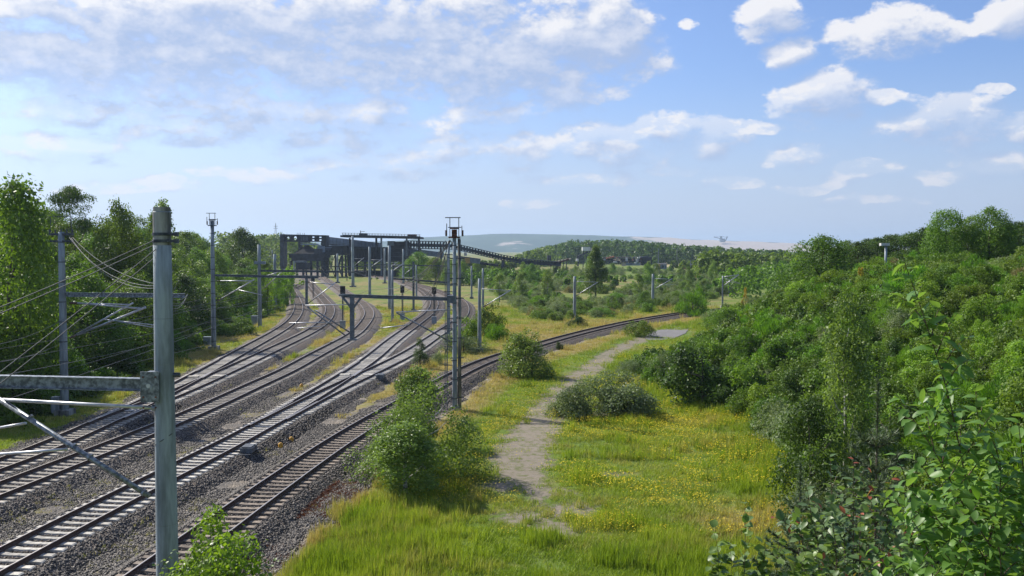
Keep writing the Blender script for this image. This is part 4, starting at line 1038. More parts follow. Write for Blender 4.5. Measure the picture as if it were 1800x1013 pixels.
# second plant on the right
YQ = 520
S_ = Plant('transfer_tower', 'white boxed transfer tower above the distant plant on the right', 'transfer tower', 1031, YQ)
S_.box('cabin', 1024, 434.5, 1037.5, 441, 6, 'white_sheet'); S_.box('roof', 1023.5, 433.8, 1038, 434.4, 7, 'coal_steel2'); S_.box('side_cabin', 1038, 436, 1042, 442, 5, 'beige', .5)
for x in (1024.5, 1030, 1036): S_.box('leg', x, 441, x + 1.2, 470, 1, 'coal_steel2')
S_.beam('brace', 1025, 462, 1036, 443, .7, .5, 'coal_steel2'); S_.beam('brace', 1036, 462, 1025, 443, .7, .5, 'coal_steel2'); S_.beam('feed_conveyor', 1014, 452, 1034, 443, 2.4, 3, 'coal_steel'); S_.beam('feed_conveyor_leg', 1016, 452, 1016, 468, 1.2, 1, 'coal_steel2')
S_.box('hut', 1013, 455, 1017, 460, 3, 'white_sheet', -1)
T_ = Plant('crusher_plant', 'low tangled crushing plant with white silo beside dark tower', 'crushing plant', 1105, YQ)
T_.beam('long_frame', 1060, 453, 1128, 453, 1.2, 8, 'coal_steel2'); T_.beam('long_frame', 1060, 459, 1128, 460, 1.6, 8, 'coal_steel'); T_.beam('belt', 1062, 456.5, 1125, 457, 2, 6, 'coal')
T_.box('dark_tower', 1129, 452, 1146, 467, 12, 'coal_steel'); T_.box('tower_top', 1127, 451, 1140, 453, 10, 'coal_steel2', -.5)
rr = random.Random(5)
for k in range(16): x = 1062 + k * 4.1; T_.box('frame_post', x, 449.5 + rr.random() * 4, x + .8, 465, .8, 'coal_steel2', rr.random() * 3 - 1)
for k in range(7): x = 1064 + k * 9; T_.beam('frame_brace', x, 463, x + 6, 453, .6, .4, 'coal_steel2', -1.3)
T_.box('silo', 1100, 453, 1103.5, 459, 3, 'white_sheet', -1.5); T_.box('cabin', 1084, 454, 1088, 459, 3, 'beige', -1.6); T_.box('silo', 1118, 455, 1122, 461, 3, 'white_sheet', -1.7)
for k in range(22):
    x = 1058 + rr.random() * 68; y = 452 + rr.random() * 9; T_.box('machine_part', x, y, x + 1.5 + rr.random() * 4, y + 1 + rr.random() * 2.5, 2, rr.choice(['beige', 'gallery', 'white_sheet', 'coal_steel2', 'rust']), -2.5 - k * .15)
for k in range(12): x = 1060 + k * 5.6; T_.beam('handrail', x, 451 + rr.random() * 2, x + 5, 451 + rr.random() * 2, .5, .3, 'beige', -2)
T_.beam('red_roof', 1066, 454.5, 1080, 451.6, 2.2, 5, 'orange_roof', -2)
T_.box('service_wall', 1094, 461.8, 1100, 468, 4, 'beige', -3); T_.box('service_wall', 1100.2, 462.5, 1125, 467, 4, 'gallery', -3); T_.box('window', 1106, 463.6, 1112, 465, .2, 'window', -3.3)
U_ = Plant('ruined_conveyor', 'brown conveyor jumble behind bushes left of the white tower', 'old conveyor', 975, YP + 40)
U_.beam('belt', 966, 467, 1000, 456, 3, 4, 'rust'); U_.beam('belt', 975, 460, 1004, 455, 1.6, 3, 'beige'); U_.box('hut', 962, 449, 969, 458, 4, 'coal_steel2', -1); 
for k in range(6): U_.box('post', 968 + k * 5.5, 456, 969 + k * 5.5, 474, .8, 'coal_steel2')
def house(px0, px1, y0, ymid, yb, Y, wall, roof, lab, gable=None):
    hs = Plant('small_building', lab, 'small building', (px0 + px1) / 2, Y)
    a = hs.P(px0, ymid); b = hs.P(px1, yb); t = hs.P(px0, y0); d = 7
    MB().box(((a.x + b.x) / 2, d / 2, (a.z + b.z) / 2), (b.x - a.x, d, a.z - b.z)).build('wall', M[wall], hs.root)
    MB().add([(a.x - .3, -.4, a.z), (b.x + .3, -.4, a.z), (b.x + .3, d + .4, a.z), (a.x - .3, d + .4, a.z), (a.x + (b.x - a.x) * .25, d / 2, t.z), (b.x, d / 2, t.z)], [(0, 1, 5, 4), (1, 2, 5), (2, 3, 4, 5), (3, 0, 4), (3, 2, 1, 0)]).build('roof', M[roof], hs.root)
    w_ = (b.x - a.x); MB().box((a.x + w_ * .3, -.04, (a.z + b.z) / 2), (w_ * .14, .1, (a.z - b.z) * .5)).build('window', M['window'], hs.root); MB().box((a.x + w_ * .65, -.04, (a.z + b.z) / 2), (w_ * .14, .1, (a.z - b.z) * .5)).build('window', M['window'], hs.root)
    if gable: hs.box('gable', px0 - .2, ymid - 1, px0 + (px1 - px0) * .4, yb, .3, gable, -.5)
house(1153, 1172, 463, 465, 473, 400, 'gallery', 'dark_roof', 'grey flat-roofed shed with orange end wall among trees', 'yellow_hut')
house(1200, 1217, 463.5, 466, 473, 420, 'dark_roof', 'dark_roof', 'small dark shed with red gable beyond the scrub', 'red_wall')
house(1247, 1271, 466, 469, 477, 380, 'dark_roof', 'dark_roof', 'dark shed with grey sloping gable beyond the scrub', 'beige')
# lattice posts and lamp poles far away
for (px, y0, y1, Y, lab) in ((1157.5, 438, 470, 430, 'tall thin pole beside the grey flat-roofed shed'), (1264, 456, 472, 380, 'short pale pole behind the dark shed below the hill'), (1214, 459, 470, 410, 'short thin pole near the red gabled shed'), (484.5, 392, 412, 900, 'lattice pylon on the far wooded rise')):
    P_ = Plant('distant_pole', lab, 'pole', px, Y, A(px, y1, Y).z)
    if 'pylon' in lab:
        for (a, b) in (((483, 412), (484.5, 392)), ((486, 412), (484.5, 392)), ((481, 398), (488, 398)), ((480.5, 402), (488.5, 402))): P_.beam('lattice', a[0], a[1], b[0], b[1], .5, .3, 'galv')
    else: P_.box('pole', px - .6, y0, px + .6, y1, .35, 'galv'); P_.box('cap', px - 1.2, y0 - .6, px + 1.2, y0, .5, 'galv')
for (px, Y, lab) in ((1060, 700, 'double-armed lamp mast before the far wood, left one'), (1190, 640, 'double-armed lamp mast before the far wood, right one')):
    P_ = Plant('lamp_mast', lab, 'lamp mast', px, Y, -2); P_.box('pole', px - .4, 438, px + .4, 458, .3, 'galv')
    for s_ in (-1, 1): P_.beam('lamp_arm', px, 439, px + s_ * 5, 436.5, .4, .3, 'galv'); P_.box('lamp_head', px + s_ * 5.5 - 1.4, 436, px + s_ * 5.5 + 1.4, 437, .6, 'white_sheet')
# spreader on the far dump
X_ = Plant('dump_spreader', 'blue-grey spreader machine standing on the rim of the far dump', 'spreader', 1270, 5200, A(1270, 425.5, 5200).z)
for (a, b, w_) in (((1256, 416.8), (1268, 420), 1.0), ((1268, 420), (1276, 423), 1.6), ((1276, 423), (1279, 416.5), .8), ((1268, 415.5), (1268, 421), .8), ((1268, 415.5), (1257, 417), .35), ((1268, 415.5), (1277, 417.5), .35), ((1277, 416.5), (1280, 416.3), .8), ((1255.5, 416.8), (1258, 417.6), 1.2)): X_.beam('boom', a[0], a[1], b[0], b[1], w_, 12, 'coal_steel')
X_.box('body', 1266, 419.5, 1275, 423.2, 24, 'gallery'); X_.box('undercarriage', 1267, 423.3, 1275, 426, 30, 'steel_grey')

# ---------------------------------------------------------------- far hills, fields and air
def hillmat(name, c1, c2, c3=None, scale=.004):
    m, q, out = material(name); pos = q.n('ShaderNodeNewGeometry').outputs['Position']
    n = q.noise(q.vm('MULTIPLY', pos, (1, .3, 4)), scale, 6, .6); c = q.mix(q.smooth(n, .4, .62), c1, c2)
    if c3:
        at = q.n('ShaderNodeAttribute', attribute_name='bare').outputs['Fac']
        n2 = q.noise(q.vm('MULTIPLY', pos, (1, .2, 9)), scale * 1.6, 6, .65)
        c = q.mix(q.smooth(q.m('ADD', at, q.m('MULTIPLY', q.m('SUBTRACT', n2, .5), 1.2)), .40, .6), c, c3)
    b = q.n('ShaderNodeBsdfPrincipled', {'Base Color': c, 'Roughness': .95, 'Specular IOR Level': .05}); m.node_tree.links.new(b.outputs[0], out.inputs[0]); return m
M['hill_far'] = hillmat('wooded_hill', (0.020, 0.045, 0.022), (0.04, 0.075, 0.035), (0.40, 0.33, 0.27))
def ridge(name, prof, Y, depth, mat, low=-30, bare=None, nz=10):
    """a real hill: foot in front at Y, ridge line at Y+depth following the skyline profile"""
    n = 160; xs_ = np.linspace(prof[0][0], prof[-1][0], n); yy = np.interp(xs_, [p[0] for p in prof], [p[1] for p in prof])
    V = []; Ba = []
    for j in range(nz + 4):
        t = j / nz
        for i in range(n):
            tt = min(t, 1); yd = Y + depth * t; s_ = tt * tt * (3 - 2 * tt) if tt < 1 else 1
            p = A(xs_[i], yy[i], Y + depth); xx = (xs_[i] - 900) / 1600 * (Y + depth)
            z = low + (p.z - low) * s_ * (1 if t <= 1 else max(0, 1 - (t - 1) * 3)) + (3 * math.sin(xs_[i] * .09 + j) * (0 < t < 1))
            V.append((xx, yd, z)); Ba.append(bare(xs_[i], tt) if bare else 0)
    F = [(j * n + i, j * n + i + 1, (j + 1) * n + i + 1, (j + 1) * n + i) for j in range(nz + 3) for i in range(n - 1)]
    o = link(name, np_mesh(name, V, F, mat, {'bare': Ba}, smooth=True)); tag(o, kind='structure')
def bare_far(x, t):
    b = 0
    if 848 < x < 950: b = max(b, .55 * math.exp(-((t - .52) / .14) ** 2) * math.sin((x - 848) / 102 * math.pi) ** .5)
    if x > 1020: b = max(b, min(1, (x - 1020) / 160) * .85 * (1 if t < .93 else 0) * min(1, t * 3))
    return b
ridge('far_hill', [(-900, 432), (300, 430), (700, 424), (745, 418), (780, 415.5), (830, 414), (862, 411.5), (900, 411), (960, 412), (1030, 413.5), (1090, 416), (1160, 417), (1210, 421), (1290, 424), (1380, 427), (1420, 434), (1700, 438), (2600, 438)], 4300, 1300, M['hill_far'], -40, bare_far)
# fields in front of the far wood
def fieldmat(name, a, b):
    m, q, out = material(name); pos = q.n('ShaderNodeNewGeometry').outputs['Position']
    c = q.mix(q.noise(pos, .03, 6, .7), a, b); bs = q.n('ShaderNodeBsdfPrincipled', {'Base Color': c, 'Roughness': .95}); m.node_tree.links.new(bs.outputs[0], out.inputs[0]); return m
M['field'] = fieldmat('ripe_field', (0.20, 0.17, 0.075), (0.36, 0.30, 0.13)); M['field_g'] = fieldmat('green_field', (0.05, 0.11, 0.03), (0.10, 0.17, 0.05))
for (pts, mt, nm) in (([(1170,470),(1170,452.5),(1300,454),(1340,462),(1340,474)], 'field', 'field'), ([(1055,462),(1060,451),(1168,452.5),(1168,462)], 'field', 'field'), ([(900,458),(930,449.5),(1052,450.5),(1055,459)], 'field_g', 'field'), ([(1320,486),(1340,476),(1400,478),(1400,488)], 'field', 'field')):
    P_ = [G(x, y, -.35) for x, y in pts]; c = sum(P_, Vector()) / len(P_); mb = MB(); mb.add([tuple(p) for p in P_], [tuple(range(len(P_)))[::-1]]); o = mb.build(nm, M[mt]); tag(o, kind='structure')
# air
hz = bpy.data.materials.new('haze_air'); hz.use_nodes = True; hz.node_tree.nodes.clear(); q = NT(hz.node_tree)
ho = q.n('ShaderNodeOutputMaterial'); pv = q.n('ShaderNodeVolumePrincipled', {'Color': (0.62, 0.80, 1.0, 1), 'Density': 0.00012, 'Anisotropy': 0.3}); hz.node_tree.links.new(pv.outputs[0], ho.inputs['Volume'])
mb = MB(); mb.box((0, 7000, 89), (22000, 15600, 270)); o = mb.build('haze', hz); tag(o, kind='stuff'); 
# ---------------------------------------------------------------- vegetation
def leaf_cloud(seed, C, Rr, n, leaf, asp=.6, up=.3, flat=1.0, shell=.72, tintlobe=.5, blade=False, droop=0.0):
    """n leaf-sized rhombi spread through lobes C (k,3) with radii Rr; returns V,F,tint"""
    r = np.random.default_rng(seed); C = np.asarray(C, float); Rr = np.asarray(Rr, float)
    p = Rr ** 2 / (Rr ** 2).sum(); li = r.choice(len(C), n, p=p)
    d = r.normal(size=(n, 3)); d[:, 2] += .25; d /= np.linalg.norm(d, axis=1)[:, None]
    rad = Rr[li] * (shell + (1.08 - shell) * r.random(n) ** .6) ; rad = np.where(r.random(n) < .16, Rr[li] * r.uniform(1.0, 1.45, n), rad)
    pos = C[li] + d * rad[:, None] * [1, 1, flat]
    nrm = d * .7 + r.normal(0, .6, (n, 3)); nrm[:, 2] += up; nrm /= np.linalg.norm(nrm, axis=1)[:, None]
    if blade: t = d * .6 + np.array([0, 0, 1.0]) + r.normal(0, .25, (n, 3))
    else: t = r.normal(size=(n, 3)); t[:, 2] -= droop
    t -= nrm * (t * nrm).sum(1)[:, None] * (0 if blade else 1); t /= np.linalg.norm(t, axis=1)[:, None]
    s = np.cross(nrm, t); s /= np.linalg.norm(s, axis=1)[:, None] + 1e-9
    L = leaf * r.uniform(.65, 1.35, n)[:, None]; Wd = L * asp
    V = np.stack([pos - t * L / 2, pos + s * Wd / 2 - t * L * .05, pos + t * L / 2, pos - s * Wd / 2 - t * L * .05], 1).reshape(-1, 3)
    F = np.arange(4 * n).reshape(n, 4)
    lt = r.random(len(C)); tint = np.clip((1 - tintlobe) * r.random(n) + tintlobe * lt[li], 0, 1)
    return V, F, np.repeat(tint, 4)
def crown_lobes(seed, h, w, k, kind='broad'):
    r = np.random.default_rng(seed); C = []; Rr = []
    if kind == 'dome':      # several stems, each with its own head, so the outline stays ragged
        ns = int(r.integers(3, 6)); sub = [(r.uniform(-.30, .30) * w, r.uniform(-.30, .30) * w, r.uniform(.55, 1.0), r.uniform(.42, .62)) for _ in range(ns)]; sub[0] = (sub[0][0] * .3, sub[0][1] * .3, 1.0, .6)
        for i in range(k):
            sx, sy, sh_, sw = sub[int(r.integers(ns))]; u = r.random() ** 1.1; prof = math.sqrt(max(.06, 1 - u ** 1.7)); a = r.uniform(0, 6.283); lr = w * .5 * r.uniform(.12, .30) * (.7 + .4 * prof)
            rad = max(0, w / 2 * sw * 1.35 * prof - lr * .4) * (.3 + .7 * r.random() ** .5) * r.uniform(.85, 1.25)
            C.append((sx + rad * math.cos(a), sy + rad * math.sin(a), max(lr * .6, h * sh_ * (.05 + .88 * u)))); Rr.append(lr)
        return np.array(C), np.array(Rr)
    for i in range(k):
        u = r.random() ** .8; z = (.06 if kind in ('broad', 'column') else .12) * h + u * .86 * h
        if kind == 'broad': prof = math.sin(math.pi * min(1, (u * .80 + .20))) ** .55
        elif kind == 'cone': prof = (1 - u) ** .75 * .95 + .06
        elif kind == 'column': prof = (math.sin(math.pi * min(1, u * .8 + .15)) ** .5) * .8
        elif kind == 'top': z = h * (.66 + .30 * u); prof = math.sqrt(max(.05, 1 - (2 * u - .9) ** 2))
        else: prof = math.sqrt(max(0.05, 1 - u ** 2))
        a = r.uniform(0, 6.283); q = r.random() ** .5
        rr = w / 2 * prof; lr = (w * .5) * r.uniform(.16, .38) * (.6 + .5 * prof)
        rad = max(0, rr - lr * .6) * (.35 + .65 * q) * r.uniform(.85, 1.2)
        C.append((rad * math.cos(a), rad * math.sin(a), z)); Rr.append(lr)
    return np.array(C), np.array(Rr)
def trunk_mesh(seed, h, w, r0, mat, limbs=5, bare=.35):
    r = random.Random(seed); mb = MB()
    pts = [Vector((r.uniform(-.03, .03) * h * (k / 6), r.uniform(-.03, .03) * h * (k / 6), -.3 + (h * .82 + .3) * k / 6)) for k in range(7)]
    mb.tube(pts, [r0 * (1.1 - .95 * k / 6) for k in range(7)], 7)
    for j in range(limbs):
        t = bare + (.9 - bare) * j / limbs; b = pts[int(t * 6)]; a = r.uniform(0, 6.28)
        e = b + Vector((math.cos(a) * w * .36, math.sin(a) * w * .36, h * .18)); m_ = b.lerp(e, .5) + Vector((0, 0, -.03 * h))
        mb.tube([b, m_, e], [r0 * .45, r0 * .3, r0 * .08], 5)
    me = bpy.data.meshes.new('trunk'); me.from_pydata(mb.v, [], mb.f); me.materials.append(mat); me.update(); return me
LG = {
 'broad': leafmat('broad_leaf', (0.034, 0.080, 0.012), (0.174, 0.281, 0.034), .035, .42),
 'dark': leafmat('dark_leaf', (0.024, 0.055, 0.013), (0.102, 0.165, 0.028), .03, .34),
 'birch': leafmat('birch_leaf', (0.055, 0.105, 0.026), (0.232, 0.319, 0.075), .02, .42, .45),
 'willow': leafmat('grey_willow_leaf', (0.080, 0.12, 0.055), (0.25, 0.31, 0.15), .025, .34),
 'broom': leafmat('broom_twig', (0.046, 0.12, 0.014), (0.186, 0.352, 0.034), .02, .38),
 'bramble': leafmat('bramble_leaf', (0.042, 0.095, 0.016), (0.162, 0.248, 0.034), .02, .35, accent=(0.45, 0.33, 0.03)),
 'lime': leafmat('fresh_leaf', (0.085, 0.17, 0.022), (0.255, 0.396, 0.045), .02, .42),
 'pine': leafmat('pine_needle', (0.055, 0.090, 0.050), (0.16, 0.21, 0.11), .02, .15, .5),
 'dryshrub': leafmat('dry_shrub', (0.14, 0.13, 0.055), (0.30, 0.26, 0.11), .03, .2),
 'gorse': leafmat('yellow_bloom', (0.20, 0.20, 0.02), (0.60, 0.42, 0.03), .02, .2),
}
VM = {}
def plant_variants(key, kind, mat, h, w, lobes, n, leaf, nvar, asp=.6, trunk=True, blade=False, up=.3, tmat='bark', r0=None, flat=1.0, tl=.5):
    out = []
    for v in range(nvar):
        s = hash((key, v)) % 9999 if False else (sum(map(ord, key)) * 31 + v * 17)
        C, Rr = crown_lobes(s, h, w, lobes, kind)
        V, F, t = leaf_cloud(s + 1, C, Rr, n, leaf, asp, up, flat, .5, tl, blade)
        cm = np_mesh('crown', V, F, LG[mat], {'tint': t})
        tm = trunk_mesh(s, h, w, r0 or h * .014 + .02, M[tmat]) if trunk else None
        out.append((cm, tm, h, w))
    VM[key] = out
#            key        kind     mat     h   w   lobes n     leaf nvar
plant_variants('tree_a', 'broad', 'broad', 9, 6.8, 56, 15000, .20, 4)
plant_variants('tree_b', 'broad', 'dark', 9, 6.2, 44, 10000, .22, 2)
plant_variants('tree_c', 'column', 'birch', 9, 4.2, 40, 9000, .17, 2, tmat='birch_bark')
plant_variants('bush_a', 'dome', 'broad', 2.6, 3.2, 60, 6500, .125, 4)
plant_variants('bush_w', 'dome', 'willow', 2.3, 3.2, 54, 6500, .11, 3, asp=.4)
plant_variants('bush_d', 'dome', 'dark', 2.6, 3.0, 50, 6000, .115, 2)
plant_variants('broom', 'dome', 'broom', 2.2, 2.6, 44, 5200, .22, 3, asp=.16, blade=True)
plant_variants('bramble', 'dome', 'bramble', 1.6, 3.0, 44, 5500, .10, 2)
plant_variants('lime', 'dome', 'lime', 2.4, 2.4, 44, 5500, .11, 2)
plant_variants('dry', 'dome', 'dryshrub', 1.4, 2.2, 18, 3000, .14, 2, asp=.2, blade=True)
plant_variants('pine_big', 'top', 'dark', 16, 9, 34, 9000, .22, 1, flat=.45)
def plant(key, x, y, h, w=None, lab='', cat='bush', grp=None, rz=None, name=None, z=None, v=None):
    vs = VM[key]; cm, tm, h0, w0 = vs[v if v is not None else rnd.randrange(len(vs))]
    z = float(H(x, y)) - .08 if z is None else z
    nm = name or ('tree' if cat == 'tree' else 'bush')
    root = tag(empty(nm, (x, y, z), rnd.uniform(0, 6.28) if rz is None else rz), lab, cat, grp)
    sz = h / h0; sx = (w / w0) if w else sz * rnd.uniform(.88, 1.15)
    root.scale = (sx, sx, sz)
    link('crown' if cat == 'tree' else 'foliage', cm, root)
    if tm: link('trunk' if cat == 'tree' else 'stems', tm, root)
    return root
STUFF = {}
def stuff_plant(key, x, y, h):
    vs = VM[key]; STUFF.setdefault(key, []).append((x, y, float(H(x, y)) - .1, h / vs[0][2], rnd.uniform(0, 6.28)))
def plant_px(key, px, by, ty, wpx, lab, cat='bush', Y=None, **k):
    """place by its foot in the picture; height and width from the picture too"""
    if Y is None:
        g = G(px, by, -.6); Y = g.y
        for _ in range(12):
            p = A(px, by, Y); dz = p.z - float(H(p.x, p.y)); Y = Y + dz * Y / max(3, (CAM_Z - p.z) + 1.0) * .7
            Y = max(8, min(900, Y))
    p = A(px, by, Y); t = A(px, ty, Y); zz = float(H(p.x, Y)) - .05
    return plant(key, p.x, Y, max(.4, t.z - zz), wpx / 1600 * Y, lab, cat, **k)

# left wood: rows of separate trees climbing the bank
TL = {'tree_a': 'green broadleaf tree', 'tree_b': 'dark-crowned tree', 'tree_c': 'pale slender birch'}
sky_x = [-250, 0, 25, 60, 110, 150, 200, 245, 290, 330, 372, 415, 450, 490, 520]
sky_y = [330, 330, 335, 352, 352, 352, 360, 362, 356, 384, 400, 408, 414, 412, 418]
def zone_left(px, Y, d):
    a_ = 'left of the anchor-headed mast' if px < 112 else 'behind the sagging cables' if px < 288 else 'just right of the near mast' if px < 376 else 'right of the slim mast'
    return ('fronting the left wood ' if d < 9 else 'inside the left wood ' if d < 20 else 'high in the left wood ') + a_
cnt = 0; Yr = 41.0; row = 0
while Yr < 330:
    stepY = 2.9 + Yr * .030
    lx = float(ltoe(Yr)); x = lx - 4.0 - (row % 2) * 1.6 + rnd.uniform(-.6, .6)
    xmax = max(-.62 * Yr - 5, lx - (34 if Yr < 140 else 24))
    while x > xmax:
        px = 900 + 1600 * x / Yr; d = lx - x
        cap = np.interp(px, sky_x, sky_y); zt = CAM_Z + (440 - cap) / 1600 * Yr
        hgt = rnd.uniform(5.4, 8.0) + min(4.5, d * .17); zz = float(H(x, Yr)); hgt = min(hgt, (zt - zz) * rnd.uniform(.86, 1.0))
        key = rnd.choices(['tree_a', 'tree_b', 'tree_c'], [7, 2.0, 1.4])[0]
        if hgt > 2.5:
            yy_ = Yr + rnd.uniform(-1.2, 1.2)
            if cnt < 240 and (Yr < 190) and (d < 26 or Yr > 80):
                lab = TL[key] + ' ' + zone_left(px, Yr, d)
                plant(key, x, yy_, hgt, (hgt * .55 + 2.6) * rnd.uniform(.9, 1.15) * (1 if key != 'tree_c' else .75), lab, 'tree', 'trees of the left wood: ' + lab); cnt += 1
            else: stuff_plant(key, x, yy_, hgt)
        x -= (3.3 + Yr * .018) * rnd.uniform(.85, 1.15)
    Yr += stepY; row += 1
print('wood trees', cnt)
# skyline individuals of the left wood
plant_px('tree_a', 15, 470, 300, 230, 'tallest tree at the left edge, rising above the wood', 'tree', Y=62, grp=None)
plant_px('pine_big', 128, 430, 322, 86, 'dark flat-topped pine on the skyline behind the left mast', 'tree', Y=104)
plant_px('tree_a', 205, 430, 345, 110, 'round green treetop on the skyline between the pine and the near mast', 'tree', Y=100)
plant_px('tree_c', 284, 430, 341, 78, 'thin feathery tree on the skyline right above the near mast', 'tree', Y=100)
plant_px('tree_b', 425, 450, 399, 84, 'dark round tree on the skyline right of the slim mast', 'tree', Y=210)
# rough growth along the edge of the wood
for k in range(34):
    Yk = 44 + k * 3.6 + rnd.uniform(-1, 1); x = float(ltoe(Yk)) - rnd.uniform(.5, 3.5)
    key = rnd.choice(['bush_a', 'bush_d', 'bush_a', 'broom']); h_ = rnd.uniform(1.2, 3.0)
    plant(key, x, Yk, h_, h_ * 1.3, ['low green bush', 'dark low bush', 'bright broom bush'][{'bush_a': 0, 'bush_d': 1, 'broom': 2}[key]] + ' edging the left wood ' + ('below the anchor-headed mast' if Yk < 60 else 'between anchor-headed and slim mast' if Yk < 98 else 'beyond the slim mast'), 'bush', 'bushes at the edge of the left wood')
plant_px('bush_a', 424, 588, 554, 50, 'rounded bush on dry grass between slim mast and cabinet')

# birches and bushes near the middle
plant_variants('elder', 'dome', 'lime', 5, 3.0, 130, 26000, .10, 1, tl=.3)
plant('elder', A(392, 990, 18.3).x, 18.3, 5.5, 3.0, 'bushy elder behind the leafy bush at the foot of the near mast', 'bush')
plant_variants('birch_near', 'dome', 'birch', 4.8, 4.6, 120, 20000, .105, 1, tmat='birch_bark', tl=.35)
plant_variants('birch_slim', 'column', 'birch', 4.2, 2.4, 80, 10500, .095, 1, tmat='birch_bark', tl=.35)
plant_px('birch_near', 745, 838, 655, 185, 'wide young birch clump in front of the tall double mast', 'tree', grp=None)
plant_px('birch_slim', 733, 742, 636, 100, 'pointed young birch behind the wide birch clump', 'tree', Y=50)
plant_px('birch_slim', 715, 912, 735, 150, 'slim young birch nearest the camera on the green bank', 'tree', Y=39.5)
plant_variants('birch_round', 'dome', 'birch', 3.4, 3.4, 90, 13000, .10, 1, tl=.35)
plant_px('birch_round', 935, 662, 572, 108, 'round green bush standing alone between the railway and the path')
plant_variants('alder_near', 'dome', 'willow', 2.4, 3.6, 80, 12000, .10, 2, tl=.35)
plant_px('alder_near', 1026, 732, 660, 110, 'left half of the grey-green willow thicket beside the path', v=0)
plant_px('alder_near', 1074, 730, 655, 150, 'right half of the grey-green willow thicket beside the path', v=1)
plant_variants('conifer', 'cone', 'dark', 2.6, 1.8, 34, 6500, .10, 1, asp=.2)
plant_px('conifer', 738, 648, 596, 44, 'small dark conifer left of the double mast')
plant_px('bush_d', 706, 683, 660, 24, 'small dark shrub below the conifer')
plant_px('bush_w', 772, 640, 618, 34, 'low pale bush between conifer and double mast')
plant_px('bush_a', 822, 612, 556, 64, 'lush bush just right of the double mast'); plant_px('bush_w', 815, 622, 584, 80, 'grey bush at the foot of the pale mast by the double mast')
plant_px('bush_a', 860, 590, 530, 64, 'tall bush between the pale masts right of the double mast'); plant_px('broom', 868, 598, 562, 54, 'bright broom bush beside the tall bush by the pale masts')
plant_px('bush_d', 1008, 573, 556, 44, 'dark bush round the foot of the mast by the right-hand curve')
plant_px('bush_a', 1122, 592, 560, 54, 'bright green bush on the bend beside the paved patch')
plant_px('broom', 1218, 556, 505, 66, 'bright round tree-like bush where the track meets the hill', 'bush')
plant_px('bush_d', 985, 615, 600, 18, 'tiny shrub on dry grass below the right-hand track')
plant_variants('fir_big', 'cone', 'birch', 11, 6.2, 60, 15000, .24, 1)
LG_='bramble'
plant_px('fir_big', 1047, 507, 433, 56, 'tall dense cone-shaped tree standing above the scrub plain', 'tree', Y=205)
plant_px('tree_c', 962, 512, 470, 26, 'pale grey-green young tree left of the tall cone-shaped tree', 'tree', Y=185)
plant_px('tree_c', 918, 515, 474, 30, 'green young tree with pointed crown on the scrub plain', 'tree', Y=185)
plant_px('tree_c', 878, 510, 478, 30, 'small dark tree at the left edge of the scrub plain', 'tree', Y=190)
plant_px('tree_a', 735, 490, 441, 60, 'light green tree in front of the pale gallery', 'tree', Y=300)
plant_px('tree_a', 765, 492, 450, 50, 'light green tree just left of the double mast in the distance', 'tree', Y=290)
plant_px('tree_a', 795, 495, 456, 50, 'green tree behind the top of the double mast', 'tree', Y=280)
for i, (px, by, ty, w_) in enumerate(((505, 495, 462, 34), (487, 500, 468, 30), (470, 505, 470, 30))):
    plant_px('lime', px, by, ty, w_, ['bright bush left of the far bunker leg', 'bright bush behind the grey mast at the left curve', 'bright bush between box mast and grey mast'][i], Y=175 + i * -12)
# scrub plain in the middle distance
def poly_in(px, py, poly):
    c = False; n = len(poly)
    for i in range(n):
        x0, y0 = poly[i]; x1, y1 = poly[(i + 1) % n]
        if (y0 > py) != (y1 > py) and px < (x1 - x0) * (py - y0) / (y1 - y0) + x0: c = not c
    return c
scrub = [(925, 556), (880, 520), (800, 492), (800, 474), (1000, 466), (1340, 472), (1330, 500), (1235, 535), (1190, 544), (1120, 553), (1050, 558), (985, 566)]
wp = [G(x, y, -.6) for x, y in scrub]; wpoly = [(p.x, p.y) for p in wp]
SL = {'bush_w': 'grey-green willow bush', 'bush_a': 'green rounded bush', 'bush_d': 'dark bush', 'tree_a': 'small broadleaf tree', 'bramble': 'low bramble mound', 'tree_c': 'slender young tree', 'dry': 'dry yellowish shrub', 'broom': 'bright broom bush'}
def zone_scrub(px, Y):
    a_ = 'left of first curve mast' if px < 1010 else 'between the two armed masts' if px < 1147 else 'near the triangular-armed mast' if px > 1215 else 'right of the second mast'
    return ('at the scrub plain front ' if Y < 172 else 'midway on the scrub plain ' if Y < 215 else 'far back on the scrub plain ') + a_
cnt = 0; Yk = 129.0
while Yk < 480:
    xk = -32.0; st = 2.9 + (Yk - 134) * .022
    while xk < 140:
        x = xk + rnd.uniform(-.4, .4) * st; y = Yk + rnd.uniform(-.4, .4) * st
        if poly_in(x, y, wpoly) and float(dist_to(ALLT, [x], [y])[0]) > 3.5 and x - float(toe(y)) < 3 and vnoise(x, y, 20, 31) > (.05 if y < 172 else .24 if y < 205 else .34):
            far = (y - 136) / 200
            key = rnd.choices(['bush_w', 'bush_a', 'bush_d', 'tree_a', 'bramble', 'tree_c', 'dry', 'broom'], [9, 4, .7, .15 + far * .9, 1.8, .2 + far * .4, 1.5, 1.2])[0]
            h_ = {'tree_a': rnd.uniform(3.5, 6), 'tree_c': rnd.uniform(4, 6.5)}.get(key, rnd.uniform(1.0, 2.1) * (1 + far * .2))
            if cnt < 120 and rnd.random() < .62 and y < 260:
                lab = SL[key] + ' ' + zone_scrub(900 + 1600 * x / y, y)
                plant(key, x, y, h_, h_ * ({'tree_a': .95, 'tree_c': .6}.get(key, 2.2)), lab, 'tree' if key.startswith('tree') else 'bush', 'growth of the scrub plain: ' + lab); cnt += 1
            else: stuff_plant(key, x, y, h_ * 1.25)
        xk += st
    Yk += st * .9
print('scrub', cnt)
